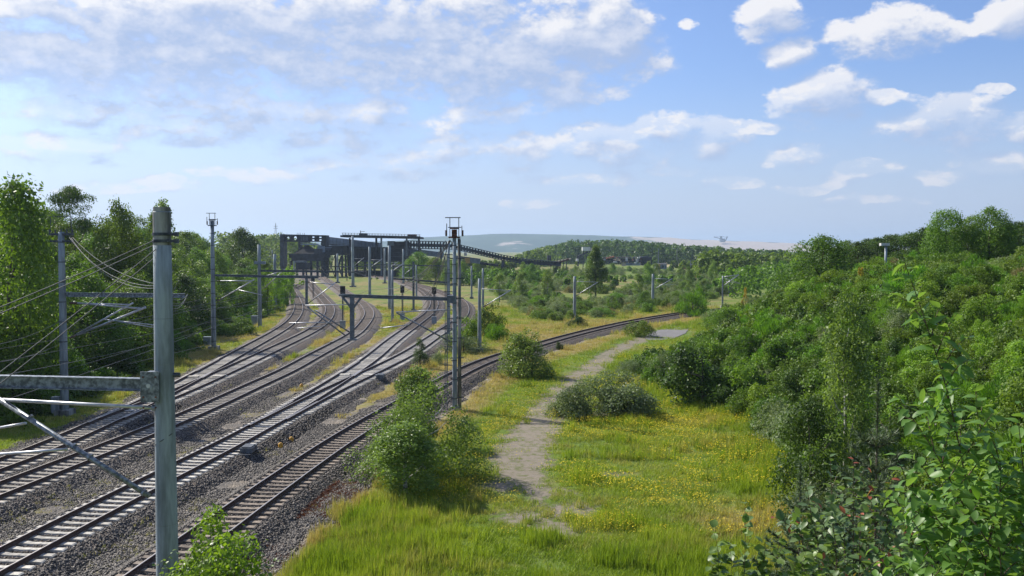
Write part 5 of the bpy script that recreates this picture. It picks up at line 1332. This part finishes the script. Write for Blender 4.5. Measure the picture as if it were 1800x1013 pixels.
# right hillside scrub
HL = {'broom': 'bright broom bush', 'bush_a': 'dense green bush', 'bush_w': 'grey-green willow bush', 'bramble': 'low bramble thicket', 'bush_d': 'dark bush', 'lime': 'fresh light green bush', 'dry': 'dry brownish shrub'}
def zone_hill(d, Y, px):
    a_ = 'at the foot of the hill' if d < 6 else 'halfway up the right hill' if d < 17 else 'near the right hill crest'
    return a_ + (' behind the foreground shrubs' if Y < 42 else ' beyond the meadow' if Y < 62 else ' above the paved patch' if Y < 95 else (' near the track bend' if px < 1330 else ' left of the spotlight pole' if px < 1557 else ' right of the spotlight pole')) 
cnt = 0; Yk = 27.0; NM = 0
while Yk < 190:
    st = 1.75 + (Yk - 27) * .017; xk = float(toe(Yk)) + .6; xend = min(float(toe(Yk)) + 44, .62 * Yk + 4)
    while xk < xend:
        x = xk + rnd.uniform(-.4, .4) * st; y = Yk + rnd.uniform(-.4, .4) * st; d = x - float(toe(y))
        if d > .5 and math.hypot((x - 17.5) / 5.4, (y - 103) / 16) > 1:
            zone = float(vnoise(x, y, 9, 41)); NM += 1
            if d < 5: key = rnd.choices(['bush_a', 'bush_d', 'bush_w', 'bramble', 'lime'], [4, 2, 1.5, 1, .9])[0]
            elif zone < .55: key = rnd.choices(['broom', 'bush_a', 'bramble', 'lime', 'dry'], [2.6, 3.6, 1.0, 1.2, .15])[0]
            else: key = rnd.choices(['broom', 'bush_a', 'bush_w', 'bramble', 'lime', 'dry', 'bush_d'], [.8, 4.2, 1.3, 1.0, 1.1, .15, .6])[0]
            h_ = rnd.uniform(1.3, 2.7) * (1.1 if d < 6 else .9)
            if 76 < y < 97 and x < 21: h_ *= .55
            if NM % 4 == 0 and cnt < 165:
                h_ *= 1.2; lab = HL[key] + ' ' + zone_hill(d, y, 900 + 1600 * x / y)
                plant(key, x, y, h_, h_ * rnd.uniform(1.25, 1.6), lab, 'bush', 'bushes of the right hill: ' + lab); cnt += 1
            else: stuff_plant(key, x, y, h_)
        xk += st
    Yk += st * .92
print('hill', cnt, NM)
# named individuals of the hill
for (key, px, by, ty, w_, lab, cat, Y) in (
    ('bush_d', 1235, 718, 606, 165, 'big dark rounded bush at the foot of the right hill', 'bush', None),
    ('bush_a', 1300, 712, 625, 110, 'second big bush at the foot of the hill, right of the dark one', 'bush', None),
    ('lime', 1345, 738, 666, 78, 'fresh light green bush at the meadow edge below the hill', 'bush', None),
    ('bush_w', 1160, 668, 618, 60, 'silvery bush at the hill foot left of the big dark bush', 'bush', None),
    ('bush_w', 1115, 660, 628, 60, 'pale bush beside the narrowing path', 'bush', None),
    ('tree_b', 1425, 870, 690, 150, 'dark leafy young tree right of the meadow', 'tree', 35),
    ('tree_c', 1488, 690, 508, 120, 'tall slender tree with white-flecked leaves on the hill slope', 'tree', 38),
    ('tree_a', 1445, 475, 408, 140, 'leafy treetop at the left end of the hill crest', 'tree', 100),
    ('tree_a', 1662, 455, 362, 84, 'left ragged tree of the tall group on the hill crest', 'tree', 96),
    ('tree_a', 1738, 455, 360, 96, 'right ragged tree of the tall group on the hill crest', 'tree', 95),
    ('tree_c', 1702, 455, 376, 80, 'middle ragged tree of the tall group on the hill crest', 'tree', 98),
    ('tree_b', 1788, 455, 386, 110, 'dark tree at the right edge of the hill crest', 'tree', 100),
    ('tree_b', 1625, 455, 396, 100, 'dark tree left of the ragged crest group', 'tree', 110)):
    plant_px(key, px, by, ty, w_, lab, cat, Y=Y)
# belt of trees behind the hill crest
k = 0
for px in range(1490, 1860, 17):
    ty = np.interp(px, [1480, 1560, 1640, 1800, 1860], [424, 414, 402, 396, 394]) + rnd.uniform(-5, 5)
    plant_px(rnd.choice(['tree_a', 'tree_b', 'tree_b']), px, 452, ty, rnd.uniform(56, 80), 'rounded tree behind the hill crest ' + ('left of the spotlight pole' if px < 1557 else 'right of the spotlight pole'), 'tree', Y=rnd.uniform(118, 140), grp='trees in the belt behind the hill crest')
# yellow blossom bushes
for (px, by, ty, w_, Y, lab) in ((1312, 513, 503, 16, 150, 'yellow flowering bush right of the thin mast with triangular arm'), (1515, 492, 468, 22, 80, 'broom with yellow blossom on the hill crest'), ):
    key = 'gorse'
    if 'gorse' not in VM: plant_variants('gorse', 'dome', 'gorse', 1.4, 1.6, 14, 1500, .12, 1)
    plant_px('gorse', px, by, ty, w_, lab, 'bush', Y=Y)
# far wood: reads as one mass
def far_wood(name, lab, segs, leaf, n, mat='dark', kind_=True):
    Vs = []; Fs = []; Ts = []; b = 0; r = np.random.default_rng(len(lab))
    for (px0, px1, y0, y1, Y0_, Y1_, cnt_) in segs:
        for i in range(cnt_):
            px = r.uniform(px0, px1); f = (px - px0) / (px1 - px0); ty = y0 + (y1 - y0) * f + r.uniform(0, 5); Y = r.uniform(Y0_, Y1_)
            p = A(px, ty, Y); h = p.z + 1.5; w_ = min(h * .9, 16) * r.uniform(.8, 1.2)
            C, Rr = crown_lobes(int(r.integers(1e6)), h, w_, 9, 'broad'); C[:, 0] += p.x; C[:, 1] += Y; C[:, 2] -= 1.5
            V, F, t = leaf_cloud(int(r.integers(1e6)), C, Rr, n, leaf, .8, .4, 1, .8, .7)
            Vs.append(V); Fs.append(F + b); Ts.append(np.clip(t, 0, 1)); b += len(V)
    me = np_mesh(name, np.concatenate(Vs), np.concatenate(Fs), LG[mat], {'tint': np.concatenate(Ts)}); o = link(name, me); o['kind'] = 'stuff'; return o
far_wood('distant_wood', 'far dark wood in front of the hill', [(955, 1010, 432, 422, 700, 860, 40), (1000, 1140, 420, 421, 680, 860, 110), (1130, 1270, 423, 433, 660, 840, 95), (1260, 1420, 434, 440, 560, 800, 80)], 1.7, 230)
far_wood('distant_wood', 'b', [(905, 970, 446, 430, 560, 740, 45), (1230, 1420, 440, 444, 330, 520, 70), (1180, 1330, 458, 452, 380, 520, 30)], 1.3, 230, 'broad')
far_wood('wooded_rise', 'c', [(440, 500, 412, 406, 520, 700, 40), (495, 575, 412, 432, 480, 640, 46), (380, 450, 402, 412, 420, 560, 34), (600, 720, 440, 442, 480, 560, 30), (700, 900, 452, 456, 400, 520, 50)], 1.3, 230, 'broad')
far_wood('scrub_belt', 'd', [(800, 1000, 472, 473, 270, 400, 60), (990, 1150, 483, 483, 250, 390, 30), (1150, 1340, 482, 488, 240, 370, 34), (1280, 1400, 468, 456, 190, 330, 40)], .7, 260, 'broad')
far_wood('plain_scrub', 'e', [(560, 760, 485, 490, 330, 350, 16), (430, 520, 470, 474, 230, 330, 26)], .6, 240, 'broad')
# ---------------------------------------------------------------- foreground leaves
def big_leaf(name, mat, L=1.0, Wd=.62, curl=.12, seed=0):
    n = 6; V = []; F = []
    for i in range(n + 1):
        t = i / n; w_ = Wd / 2 * (math.sin(math.pi * min(1, t * .96 + .03) ** .85)) ** .75; x = t * L; z = -curl * (t ** 2) * L
        V += [(x, -w_, z + w_ * .32), (x, 0, z), (x, w_, z + w_ * .32)]
    for i in range(n):
        a = i * 3; F += [(a, a + 3, a + 4, a + 1), (a + 1, a + 4, a + 5, a + 2)]
    V = np.array(V); V[:, 2] += np.random.default_rng(seed).normal(0, .012, len(V)); V[:, 2] += V[:, 1] * V[:, 0] * ((seed % 3) - 1) * .55; V[:, 1] += V[:, 0] ** 2 * ((seed % 4) - 1.5) * .08
    me = bpy.data.meshes.new(name); me.from_pydata(V.tolist(), [], F); me.materials.append(mat)
    me.polygons.foreach_set('use_smooth', [True] * len(F)); at = me.attributes.new('tint', 'FLOAT', 'POINT'); at.data.foreach_set('value', [.25 + .5 * ((seed * 37) % 10) / 10] * len(V)); me.update(); return me
def veinleaf(name, dark, light, trans=.35):
    m, q, out = material(name)
    oi = q.n('ShaderNodeObjectInfo').outputs['Random']; at = q.n('ShaderNodeAttribute', attribute_name='tint').outputs['Fac']
    tc_ = q.n('ShaderNodeNewGeometry').outputs['Position']
    f = q.m('ADD', q.m('MULTIPLY', oi, .6), q.m('MULTIPLY', at, .4)); c = q.mix(f, dark, light)
    c = q.mix(q.smooth(q.noise(tc_, 60, 3), .55, .75), c, q.mix(1.0, c, (1.25, 1.2, 1.1), 'MULTIPLY'))
    bf = q.n('ShaderNodeNewGeometry').outputs['Backfacing']
    c = q.mix(q.m('MULTIPLY', bf, .5), c, (0.16, 0.22, 0.11))
    d = q.n('ShaderNodeBsdfPrincipled', {'Base Color': c, 'Roughness': .42, 'Specular IOR Level': .4})
    t = q.n('ShaderNodeBsdfTranslucent', {'Color': q.mix(1.0, c, (1.5, 1.6, .5), 'MULTIPLY')})
    mx = q.n('ShaderNodeMixShader', {0: trans, 1: d.outputs[0], 2: t.outputs[0]}); m.node_tree.links.new(mx.outputs[0], out.inputs[0]); return m
M['sallow'] = veinleaf('sallow_leaf', (0.060, 0.135, 0.026), (0.15, 0.275, 0.055), .42)
M['poplar'] = veinleaf('poplar_leaf', (0.07, 0.13, 0.026), (0.19, 0.27, 0.07))
M['beechy'] = veinleaf('dull_dark_leaf', (0.048, 0.10, 0.036), (0.14, 0.21, 0.075), .34)
M['red_tip'] = veinleaf('reddish_leaf', (0.20, 0.045, 0.02), (0.42, 0.13, 0.07), .3)
def leafy(root, stems, meshes, size, spacing, maxparts, twig_len, seed, r0=.012, tipmesh=None, tipn=4, updir=.5, twigs=True, start=.12):
    """stems: world polylines; twigs carry alternate leaves. The largest leaves are single parts, the rest one joined part."""
    r = random.Random(seed); o = root.location; L = []
    mb = MB()
    def leafat(p, d, s, tip=False):
        d = (d + Vector((r.uniform(-.5, .5), r.uniform(-.5, .5), r.uniform(-.55, .25)))).normalized()
        up = Vector((r.uniform(-.5, .5), r.uniform(-.5, .5), 1)).normalized(); y = up.cross(d).normalized(); z = d.cross(y)
        mt = Matrix((d, y, z)).transposed().to_4x4(); mt.translation = p; L.append((mt @ Matrix.Scale(s, 4), tip))
    def axis(pts, r_, sp, depth):
        pts = [Vector(p) for p in pts]; S = resample(catmull(pts, .05), sp); tot = len(S)
        if tot < 2: return
        mb.tube([Vector(p) - o for p in S[::2].tolist() + [S[-1].tolist()]], [r_ * (1 - .8 * i / max(1, len(S[::2]))) for i in range(len(S[::2]) + 1)], 5)
        for i in range(int(tot * (start if depth == 0 else .1)), tot):
            p = Vector(S[i]); t = (Vector(S[min(tot - 1, i + 1)]) - Vector(S[max(0, i - 1)])).normalized(); a = i * 2.4 + r.uniform(-.5, .5)
            x = t.cross(Vector((0, 0, 1))); x = x.normalized() if x.length > .01 else Vector((1, 0, 0)); y = t.cross(x)
            side = (x * math.cos(a) + y * math.sin(a))
            tip = i > tot - tipn
            leafat(p, side + t * updir, size * r.uniform(.6, 1.2) * (.75 if tip else 1), tip and tipmesh is not None)
            if depth == 0 and twigs and i % 3 == 0 and i < tot * .93:
                ln = twig_len * r.uniform(.5, 1.1) * (1.1 - i / tot * .6); e = p + (side * .8 + Vector((0, 0, .45)) + t * .35).normalized() * ln
                axis([p, p.lerp(e, .5) + Vector((0, 0, .03)), e], r_ * .4, sp * .85, 1)
    for st in stems: axis(st, r0, spacing, 0)
    mb.build('stems', M['twig'], root)
    cy = lambda it: (it[0].translation - Vector((0, 0, CAM_Z))).length
    vis = lambda it: -0.6 < (it[0].translation.x / max(.1, it[0].translation.y)) < .60
    L.sort(key=lambda it: (0 if vis(it) else 1, cy(it)))
    rest = L[maxparts:]
    for mt, tip in L[:maxparts]:
        me = tipmesh if tip else r.choice(meshes); b = bpy.data.objects.new('leaf', me); COL.objects.link(b); b.parent = root
        b.matrix_local = Matrix.Translation(-o) @ mt
    if rest:
        V = []; F = []; T = []; b = 0; base = [(np.array([v.co[:] for v in me.vertices]), np.array([p.vertices[:] for p in me.polygons])) for me in meshes]
        for mt, tip in rest:
            bv, bf = r.choice(base); m_ = np.array(Matrix.Translation(-o) @ mt); V.append(bv @ m_[:3, :3].T + m_[:3, 3]); F.append(bf + b); b += len(bv); T.append(np.full(len(bv), r.random()))
        me = np_mesh('further_leaves', np.concatenate(V), np.concatenate(F), meshes[0].materials[0], {'tint': np.concatenate(T)}, smooth=True); tag(link('further_leaves', me, root), kind='stuff')
    return len(L)
SLV = [big_leaf('leaf', M['sallow'], 1, .52 + .04 * (i % 4), .06 + .08 * i, i) for i in range(6)]
PLV = [big_leaf('leaf', M['poplar'], 1, .80, .10 + .05 * i, i) for i in range(3)]
BLV = [big_leaf('leaf', M['beechy'], 1, .66, .10 + .05 * i, i) for i in range(3)]
RLV = big_leaf('leaf', M['red_tip'], 1, .5, .1, 2)
def shrub_root(px, py, Y, lab, cat='bush', name='large_leaved_shrub'):
    p = A(px, py, Y); z = float(H(p.x, Y)); return tag(empty(name, (p.x, Y, z)), lab, cat)
def stem(pp, foot=None):
    pts = [A(*p) for p in pp]
    b = pts[0].copy(); f = Vector((b.x, b.y, min(b.z - .1, float(H(b.x, b.y)) - .05)))
    if foot: f.x += foot
    return [f] + pts
n1 = leafy(shrub_root(1700, 1013, 5.2, 'large-leaved shrub with a tall leader in the right foreground'),
    [stem([(1745, 1000, 5.3), (1700, 850, 5.2), (1668, 700, 5.1), (1625, 560, 5.0), (1590, 462, 4.95)]),
     stem([(1760, 1010, 5.1), (1700, 900, 5.0), (1640, 790, 4.9), (1580, 700, 4.85)]),
     stem([(1800, 1000, 5.2), (1800, 850, 5.1), (1790, 740, 5.0)]),
     stem([(1690, 1013, 5.0), (1660, 930, 4.9), (1590, 850, 4.8)]),
     stem([(1790, 1010, 5.6), (1750, 850, 5.6), (1720, 740, 5.6), (1715, 680, 5.6)]),
     stem([(1640, 1040, 4.9), (1620, 980, 4.8), (1590, 930, 4.8)]),
     stem([(1760, 1040, 4.7), (1740, 960, 4.6), (1700, 900, 4.6)]),
     stem([(1700, 1040, 5.4), (1650, 960, 5.4), (1610, 880, 5.4), (1575, 800, 5.4)]),
     stem([(1780, 1040, 5.9), (1690, 940, 5.9), (1640, 860, 5.9), (1660, 780, 5.9)]),
     stem([(1730, 1040, 5.0), (1745, 930, 5.0), (1760, 830, 5.0), (1740, 760, 5.0)]),
     stem([(1600, 1060, 5.2), (1560, 1000, 5.2), (1530, 960, 5.2)]),
     stem([(1690, 1060, 4.6), (1680, 1000, 4.6), (1650, 960, 4.6)]),
     stem([(1840, 1013, 5.0), (1850, 900, 5.0), (1830, 800, 5.0), (1790, 700, 5.0)])],
    SLV, .098, .033, 300, .48, 11, .010)
n2 = leafy(shrub_root(1500, 1013, 8.6, 'dull dark shrub with red shoot tips in the lower right'),
    [stem([(1500 + dx, 1010, 8.6 + dy), (1500 + dx * 1.2, 920, 8.6 + dy), (1500 + dx * 1.35, ty, 8.6 + dy)]) for dx, ty, dy in ((-60, 860, .1), (-30, 800, .3), (0, 800, -.1), (25, 855, .5), (50, 840, -.3), (80, 880, .2), (-85, 930, -.2), (105, 930, .4), (10, 900, -.5), (-15, 870, .7))],
    BLV, .105, .042, 280, .55, 12, .012, tipmesh=RLV, tipn=3)
n3 = leafy(shrub_root(1320, 1013, 7.6, 'loose poplar shoots with pale leaves at the lower edge right of the meadow'),
    [stem([(px, 1030, 7.6), (px + 2, (1030 + ty) / 2, 7.6), (px + dx, ty, 7.6)]) for px, ty, dx in ((1262, 925, -10), (1308, 885, 2), (1285, 950, -6), (1340, 950, 6), (1365, 935, 4), (1410, 950, 12), (1395, 985, 4), (1430, 960, 10), (1250, 980, -8), (1330, 975, 0))],
    PLV, .115, .055, 260, .26, 13, .007)
n4 = leafy(shrub_root(385, 1013, 18.0, 'leafy green bush at the foot of the near mast', name='leafy_bush'),
    [stem([(x_, 1040, 18 + dy), (x_ + dx * .5, 990, 18 + dy), (x_ + dx, ty, 18 + dy)]) for x_, dx, ty, dy in ((330, -20, 965, 0), (350, -5, 942, .4), (370, 0, 930, -.2), (392, 8, 925, .2), (410, 20, 945, -.3), (440, 28, 960, .3), (300, -20, 985, .2), (385, -10, 960, -.8), (350, 10, 975, -.7), (430, 10, 985, -.6), (468, 22, 985, .1), (415, 0, 955, .7), (285, -14, 1000, -.1), (372, 20, 940, .6))],
    PLV, .115, .10, 300, .75, 14, .02)
print('leaves', n1, n2, n3, n4)
# bare grey-brown bush beside it, and pine saplings
def pine(px, by, ty, w_, Y, lab, seed, z=None):
    p = A(px, by, Y); z = float(H(p.x, Y)); root = tag(empty('pine_sapling', (p.x, Y, z)), lab, 'pine sapling')
    top = A(px, ty, Y).z - z; r = np.random.default_rng(seed); mb = MB(); mb.tube([(0, 0, -.1), (0, 0, top)], [.035, .006], 6)
    Vs = []; n_w = max(4, int(top / .38)); br = []
    W_ = w_ / 1600 * Y / 2 * 2.4
    for k in range(n_w):
        zz = top * (.12 + .8 * k / n_w); ln = W_ * (1 - k / n_w) ** 1.0 + .10
        for j in range(7):
            a = j * .9 + k * .4 + r.uniform(-.2, .2); e = Vector((math.cos(a) * ln, math.sin(a) * ln, zz + ln * .75 * r.uniform(.7, 1.2)))
            br.append((Vector((0, 0, zz)), e)); mb.tube([(0, 0, zz), e], [.014, .005], 4)
    br.append((Vector((0, 0, top * .8)), Vector((0, 0, top + .1))))
    P = []; 
    for a, b in br:
        n = max(60, int((b - a).length * 330)); t = r.random(n) ** .8 * .95 + .1; base = np.array(a) + np.outer(t, np.array(b - a)); dd = np.array((b - a).normalized())
        d = dd * .8 + r.normal(0, .75, (n, 3)); d /= np.linalg.norm(d, axis=1)[:, None]; s = np.cross(d, r.normal(size=(n, 3))); s /= np.linalg.norm(s, axis=1)[:, None]
        L = .095; wv = .0075 * Y / 12; P.append(np.stack([base - s * wv, base + s * wv, base + d * L], 1).reshape(-1, 3))
    V = np.concatenate(P); link('needles', np_mesh('needles', V, np.arange(len(V)).reshape(-1, 3), LG['pine'], {'tint': r.random(len(V) // 3).repeat(3)}), root); mb.build('trunk', M['bark'], root)
pine(1540, 860, 690, 150, 11, 'young pine with upright candle shoots behind the red-tipped shrub', 3)
pine(1405, 970, 830, 110, 14, 'grey-green young pine at the meadow edge left of the red-tipped shrub', 4)
# ---------------------------------------------------------------- grass
def tuftmat(name, dark, light, dryc, trans=.35):
    m, q, out = material(name)
    dr = q.n('ShaderNodeAttribute', attribute_name='dry', attribute_type='INSTANCER').outputs['Fac']; ti = q.n('ShaderNodeAttribute', attribute_name='tint', attribute_type='INSTANCER').outputs['Fac']
    bt = q.n('ShaderNodeAttribute', attribute_name='blade').outputs['Fac']
    c = q.mix(q.m('ADD', q.m('MULTIPLY', ti, .6), q.m('MULTIPLY', bt, .4)), dark, light); c = q.mix(dr, c, dryc)
    d = q.n('ShaderNodeBsdfPrincipled', {'Base Color': c, 'Roughness': .6, 'Specular IOR Level': .2}); t = q.n('ShaderNodeBsdfTranslucent', {'Color': q.mix(1.0, c, (1.2, 1.2, .6), 'MULTIPLY')})
    mx = q.n('ShaderNodeMixShader', {0: trans, 1: d.outputs[0], 2: t.outputs[0]}); m.node_tree.links.new(mx.outputs[0], out.inputs[0]); return m
M['grass'] = tuftmat('grass_blade', (0.10, 0.19, 0.014), (0.37, 0.46, 0.04), (0.46, 0.37, 0.15))
M['flower'] = tuftmat('meadow_flower', (0.50, 0.40, 0.015), (0.68, 0.55, 0.02), (0.55, 0.38, 0.02), .2)
M['redweed'] = tuftmat('red_weed', (0.085, 0.025, 0.016), (0.18, 0.055, 0.035), (0.20, 0.10, 0.05), .2)
def tuft(seed, n, spread, h, w_, lean, mat):
    r = np.random.default_rng(seed); V = []; T = []
    a = r.uniform(0, 6.28, n); rad = spread * np.sqrt(r.random(n)); b = np.stack([rad * np.cos(a), rad * np.sin(a), np.full(n, -.04)], 1)
    a2 = r.uniform(0, 6.28, n); hh = h * r.uniform(.5, 1.15, n); ln = lean * hh * r.random(n); tip = b + np.stack([ln * np.cos(a2), ln * np.sin(a2), hh], 1)
    mid = b + (tip - b) * .55; mid[:, :2] -= (tip - b)[:, :2] * .18
    s = np.stack([-np.sin(a2), np.cos(a2), np.zeros(n)], 1) * w_ / 2
    V = np.stack([b - s, b + s, mid + s * .8, tip, mid - s * .8], 1).reshape(-1, 3); i = np.arange(n)[:, None] * 5
    F = np.concatenate([i + [0, 1, 2], i + [0, 2, 4], i + [4, 2, 3]]); t = r.random(n).repeat(5)
    return np_mesh('tuft', V, F, M[mat], {'blade': t})
def headtuft(seed, n, spread, h, s_, mat):
    r = np.random.default_rng(seed); V = []; F = []
    for k in range(n):
        c = np.array([r.uniform(-spread, spread), r.uniform(-spread, spread), h * r.uniform(.7, 1.1)]); x = r.normal(size=3); x[2] *= .3; x /= np.linalg.norm(x); y = np.cross(x, [0, 0, 1]); y /= np.linalg.norm(y)
        y = y + np.array([0, 0, .5]); b = len(V); V += [c - x * s_, c - y * s_, c + x * s_, c + y * s_]; F.append((b, b + 1, b + 2, b + 3))
    return np_mesh('flower_heads', V, F, M[mat], {'blade': np.random.default_rng(1).random(len(V))})
g_short = [proto('tuft', tuft(i, 18, .24, .11 + .045 * i, .019, 1.1, 'grass')) for i in range(3)]
g_tall = [proto('tuft', tuft(10 + i, 20, .20, .48, .020, .5, 'grass')) for i in range(3)]
g_flow = [proto('flower_heads', headtuft(i, 7, .42, .27, .020, 'flower')) for i in range(2)]
g_red = [proto('tuft', tuft(30 + i, 16, .18, .10, .03, 1.0, 'redweed')) for i in range(2)]
N = 260000
Y = 24 + 150 * rng.random(N) ** 1.7; X = (rng.random(N) * 1.35 - .70) * Y
d = dist_to(ALLT, X, Y); d4 = dist_to(T4, X, Y); dp = dist_to(PATH, X, Y)
gr = gravelR(X, Y) - d; pw = np.maximum(pathw(Y) - dp, patches(X, Y))
n1_ = vnoise(X, Y, 1.6, 61); n2_ = vnoise(X, Y, .6, 62)
keep = (gr + 1.5 * (n1_ - .5) < -.10) & (pw + 1.7 * (n1_ - .5) + 1.6 * (n2_ - .5) + rng.normal(0, .45, N) < .10) & (X < toe(Y) + 5) & (X > ltoe(Y) - 4) & (X < .62 * Y)
pav = G(1170, 585, -.5); keep &= ((X - pav.x) ** 2 + ((Y - pav.y) * .8) ** 2 > 22)
dens = np.clip(.85 + .4 * (vnoise(X, Y, 5, 63) - .5), 0, 1) * np.interp(Y, [24, 60, 100, 175], [1, 1, 1, 1]); keep &= rng.random(N) < dens
X, Y, d4 = X[keep], Y[keep], d4[keep]; Z = H(X, Y); n = len(X)
dry = np.clip(dryness(X, Y, d4) + .70 * (vnoise(X, Y, 3.1, 64) - .55) + .5 * (vnoise(X, Y, .9, 69) - .5) + rng.normal(0, .2, n), 0, 1)
tall = .8 * np.exp(-((X + 5.5) ** 2 / 7 + (Y - 35) ** 2 / 40)) + .45 * ss(X - toe(Y), -4, 0) + .30 * (vnoise(X, Y, 2.3, 65) > .72)
is_t = rng.random(n) < np.clip(tall, 0, .9)
rot = np.c_[np.zeros(n), np.zeros(n), rng.uniform(0, 6.28, n)]; scl = rng.uniform(.7, 1.35, n) * np.interp(Y, [24, 60, 170], [1, 1.15, 1.9]); ti = np.clip(-.15 + .6 * vnoise(X, Y, 2.5, 66) + .45 * vnoise(X, Y, .7, 68) + .35 * rng.random(n), 0, 1); scl *= .6 + .8 * vnoise(X, Y, .9, 70)
for m_, pr, nm in ((~is_t, g_short, 'short_grass'), (is_t, g_tall, 'tall_grass')):
    scatter(nm, np.c_[X, Y, Z][m_], rot[m_], scl[m_], ti[m_], pr, {'dry': dry[m_]})
print('grass', n)
fz = (vnoise(X, Y, 3.5, 67) + .25 * vnoise(X, Y, .9, 68)) ; band = ((X > -4) & (Y > 34) & (Y < 100) & (d4 > 6.5))
fm_ = band & (fz > .58 - .30 * np.exp(-((Y - 58) / 10) ** 2)) & (rng.random(n) < .50 + .4 * np.exp(-((Y - 57) / 6) ** 2)) & (dry < .75)
k_ = fm_.sum(); scatter('yellow_flowers', np.c_[X, Y, Z][fm_] + rng.normal(0, .15, (k_, 3)) * [1, 1, 0], rot[fm_], scl[fm_], ti[fm_], g_flow, {'dry': dry[fm_] * .3})
# sparse weeds in the gravel, red weeds on the ballast shoulder of the rightmost track
N = 26000; Y = 25 + 75 * rng.random(N); X = (rng.random(N) * .75 - .62) * Y; d = dist_to(ALLT, X, Y); gr = gravelR(X, Y) - d
keep = (gr > -.2) & (d > 1.75) & (vnoise(X, Y, 3.2, 71) * .7 + .3 * vnoise(X, Y, .8, 72) > .60); X, Y, d = X[keep], Y[keep], d[keep]; n = len(X)
scatter('gravel_weeds', np.c_[X, Y, surf(X, Y, d)], np.c_[np.zeros(n), np.zeros(n), rng.uniform(0, 6, n)], rng.uniform(.3, .8, n), rng.random(n), g_short, {'dry': np.clip(.35 + .5 * rng.random(n), 0, 1)})
N = 30000; Y = 30 + 30 * rng.random(N); t4x = np.interp(Y, T4[:, 1], T4[:, 0]); X = t4x + rng.uniform(1.9, 4.4, N); d = dist_to(ALLT, X, Y)
keep = (d > 1.8) & (vnoise(X, Y, 2.1, 73) * .6 + .4 * vnoise(X, Y, .5, 74) > .52) & (rng.random(N) < np.exp(-((Y - 44) / 9) ** 2)); X, Y, d = X[keep], Y[keep], d[keep]; n = len(X)
scatter('red_weeds', np.c_[X, Y, surf(X, Y, d)], np.c_[np.zeros(n), np.zeros(n), rng.uniform(0, 6, n)], rng.uniform(.5, 1.0, n), rng.random(n), g_red, {'dry': rng.random(n) * .6})
# undergrowth that closes the gaps between the bushes
under = [proto('undergrowth', (lambda Cc: np_mesh('undergrowth', Cc[0], Cc[1], LG[k__], {'tint': Cc[2]}))(leaf_cloud(90 + i, *crown_lobes(90 + i, .9, 1.9, 9, 'dome'), 700, .13, (.15 if k__ == 'broom' else .6), .3, 1, .6, .5, k__ == 'broom'))) for i, k__ in enumerate(('bush_a', 'broom', 'broad', 'bramble', 'dark')) if k__ in LG]
N = 9000; Y = 22 + 150 * rng.random(N) ** 1.3; X = toe(Y) + .5 + 45 * rng.random(N); keep = (X < .64 * Y + 3) & (np.hypot((X - 17.5) / 5.4, (Y - 103) / 16) > 1); X, Y = X[keep], Y[keep]
N = 3500; Y2_ = 42 + 200 * rng.random(N) ** 1.3; X2_ = ltoe(Y2_) - 26 * rng.random(N) ** 1.2; kp = (X2_ > -.64 * Y2_ - 3)
X = np.r_[X, X2_[kp]]; Y = np.r_[Y, Y2_[kp]]; n = len(X)
scatter('undergrowth', np.c_[X, Y, H(X, Y) - .1], np.c_[np.zeros(n), np.zeros(n), rng.uniform(0, 6, n)], rng.uniform(.7, 1.4, n) * np.interp(Y, [20, 60, 200], [.8, 1.1, 1.8]), rng.random(n), under)

for key, L in STUFF.items():
    a = np.array(L); n = len(a); prs = [proto('thicket', v[0]) for v in VM[key]]
    scatter({'tree_a': 'wood_background', 'tree_b': 'wood_background', 'tree_c': 'wood_background'}.get(key, 'thicket'), a[:, :3], np.c_[np.zeros(n), np.zeros(n), a[:, 4]], a[:, 3], rng.random(n), prs); print(key, n)

# ---------------------------------------------------------------- tell look-alike plants apart by their order in the view
groups = {}
for ob in COL.objects:
    if ob.parent is None and ob.get('label'): groups.setdefault(ob['label'], []).append(ob)
ORD = ['first', 'second', 'third', 'fourth', 'fifth', 'sixth', 'seventh', 'eighth', 'ninth', 'tenth', 'eleventh', 'twelfth', 'thirteenth', 'fourteenth', 'fifteenth', 'sixteenth', 'seventeenth', 'eighteenth', 'nineteenth', 'twentieth']
for lab, obs in groups.items():
    n = len(obs)
    if n < 2 or n > 20 or obs[0].get('category') not in ('tree', 'bush'): continue
    obs.sort(key=lambda ob: ob.location.x / max(1, ob.location.y))
    for i, ob in enumerate(obs):
        sfx = (['left one', 'right one'][i] if n == 2 else ('leftmost' if i == 0 else 'rightmost' if i == n - 1 else ORD[i] + ' from left'))
        new = lab + ', ' + sfx
        if len(new.replace('-', ' ').split()) <= 16 or len(new.split()) <= 16: ob['label'] = new

for key_, names in (('thin taut overhead wire strung', ['uppermost taut wire from the upper clamp of the near mast', 'second taut wire from the upper clamp of the near mast', 'steeper taut wire from the lower clamp of the near mast', 'steepest lower taut wire from the lower clamp of the near mast']),
                    ('slack feeder cable sagging', ['slack feeder cable from the left anchor head, leftmost of three', 'lowest-sagging slack feeder cable from the left anchor head', 'slack feeder cable from the left anchor head, least sagging'])):
    obs = [ob for ob in COL.objects if ob.get('label', '').startswith(key_)]
    for ob, nm in zip(obs, names): ob['label'] = nm
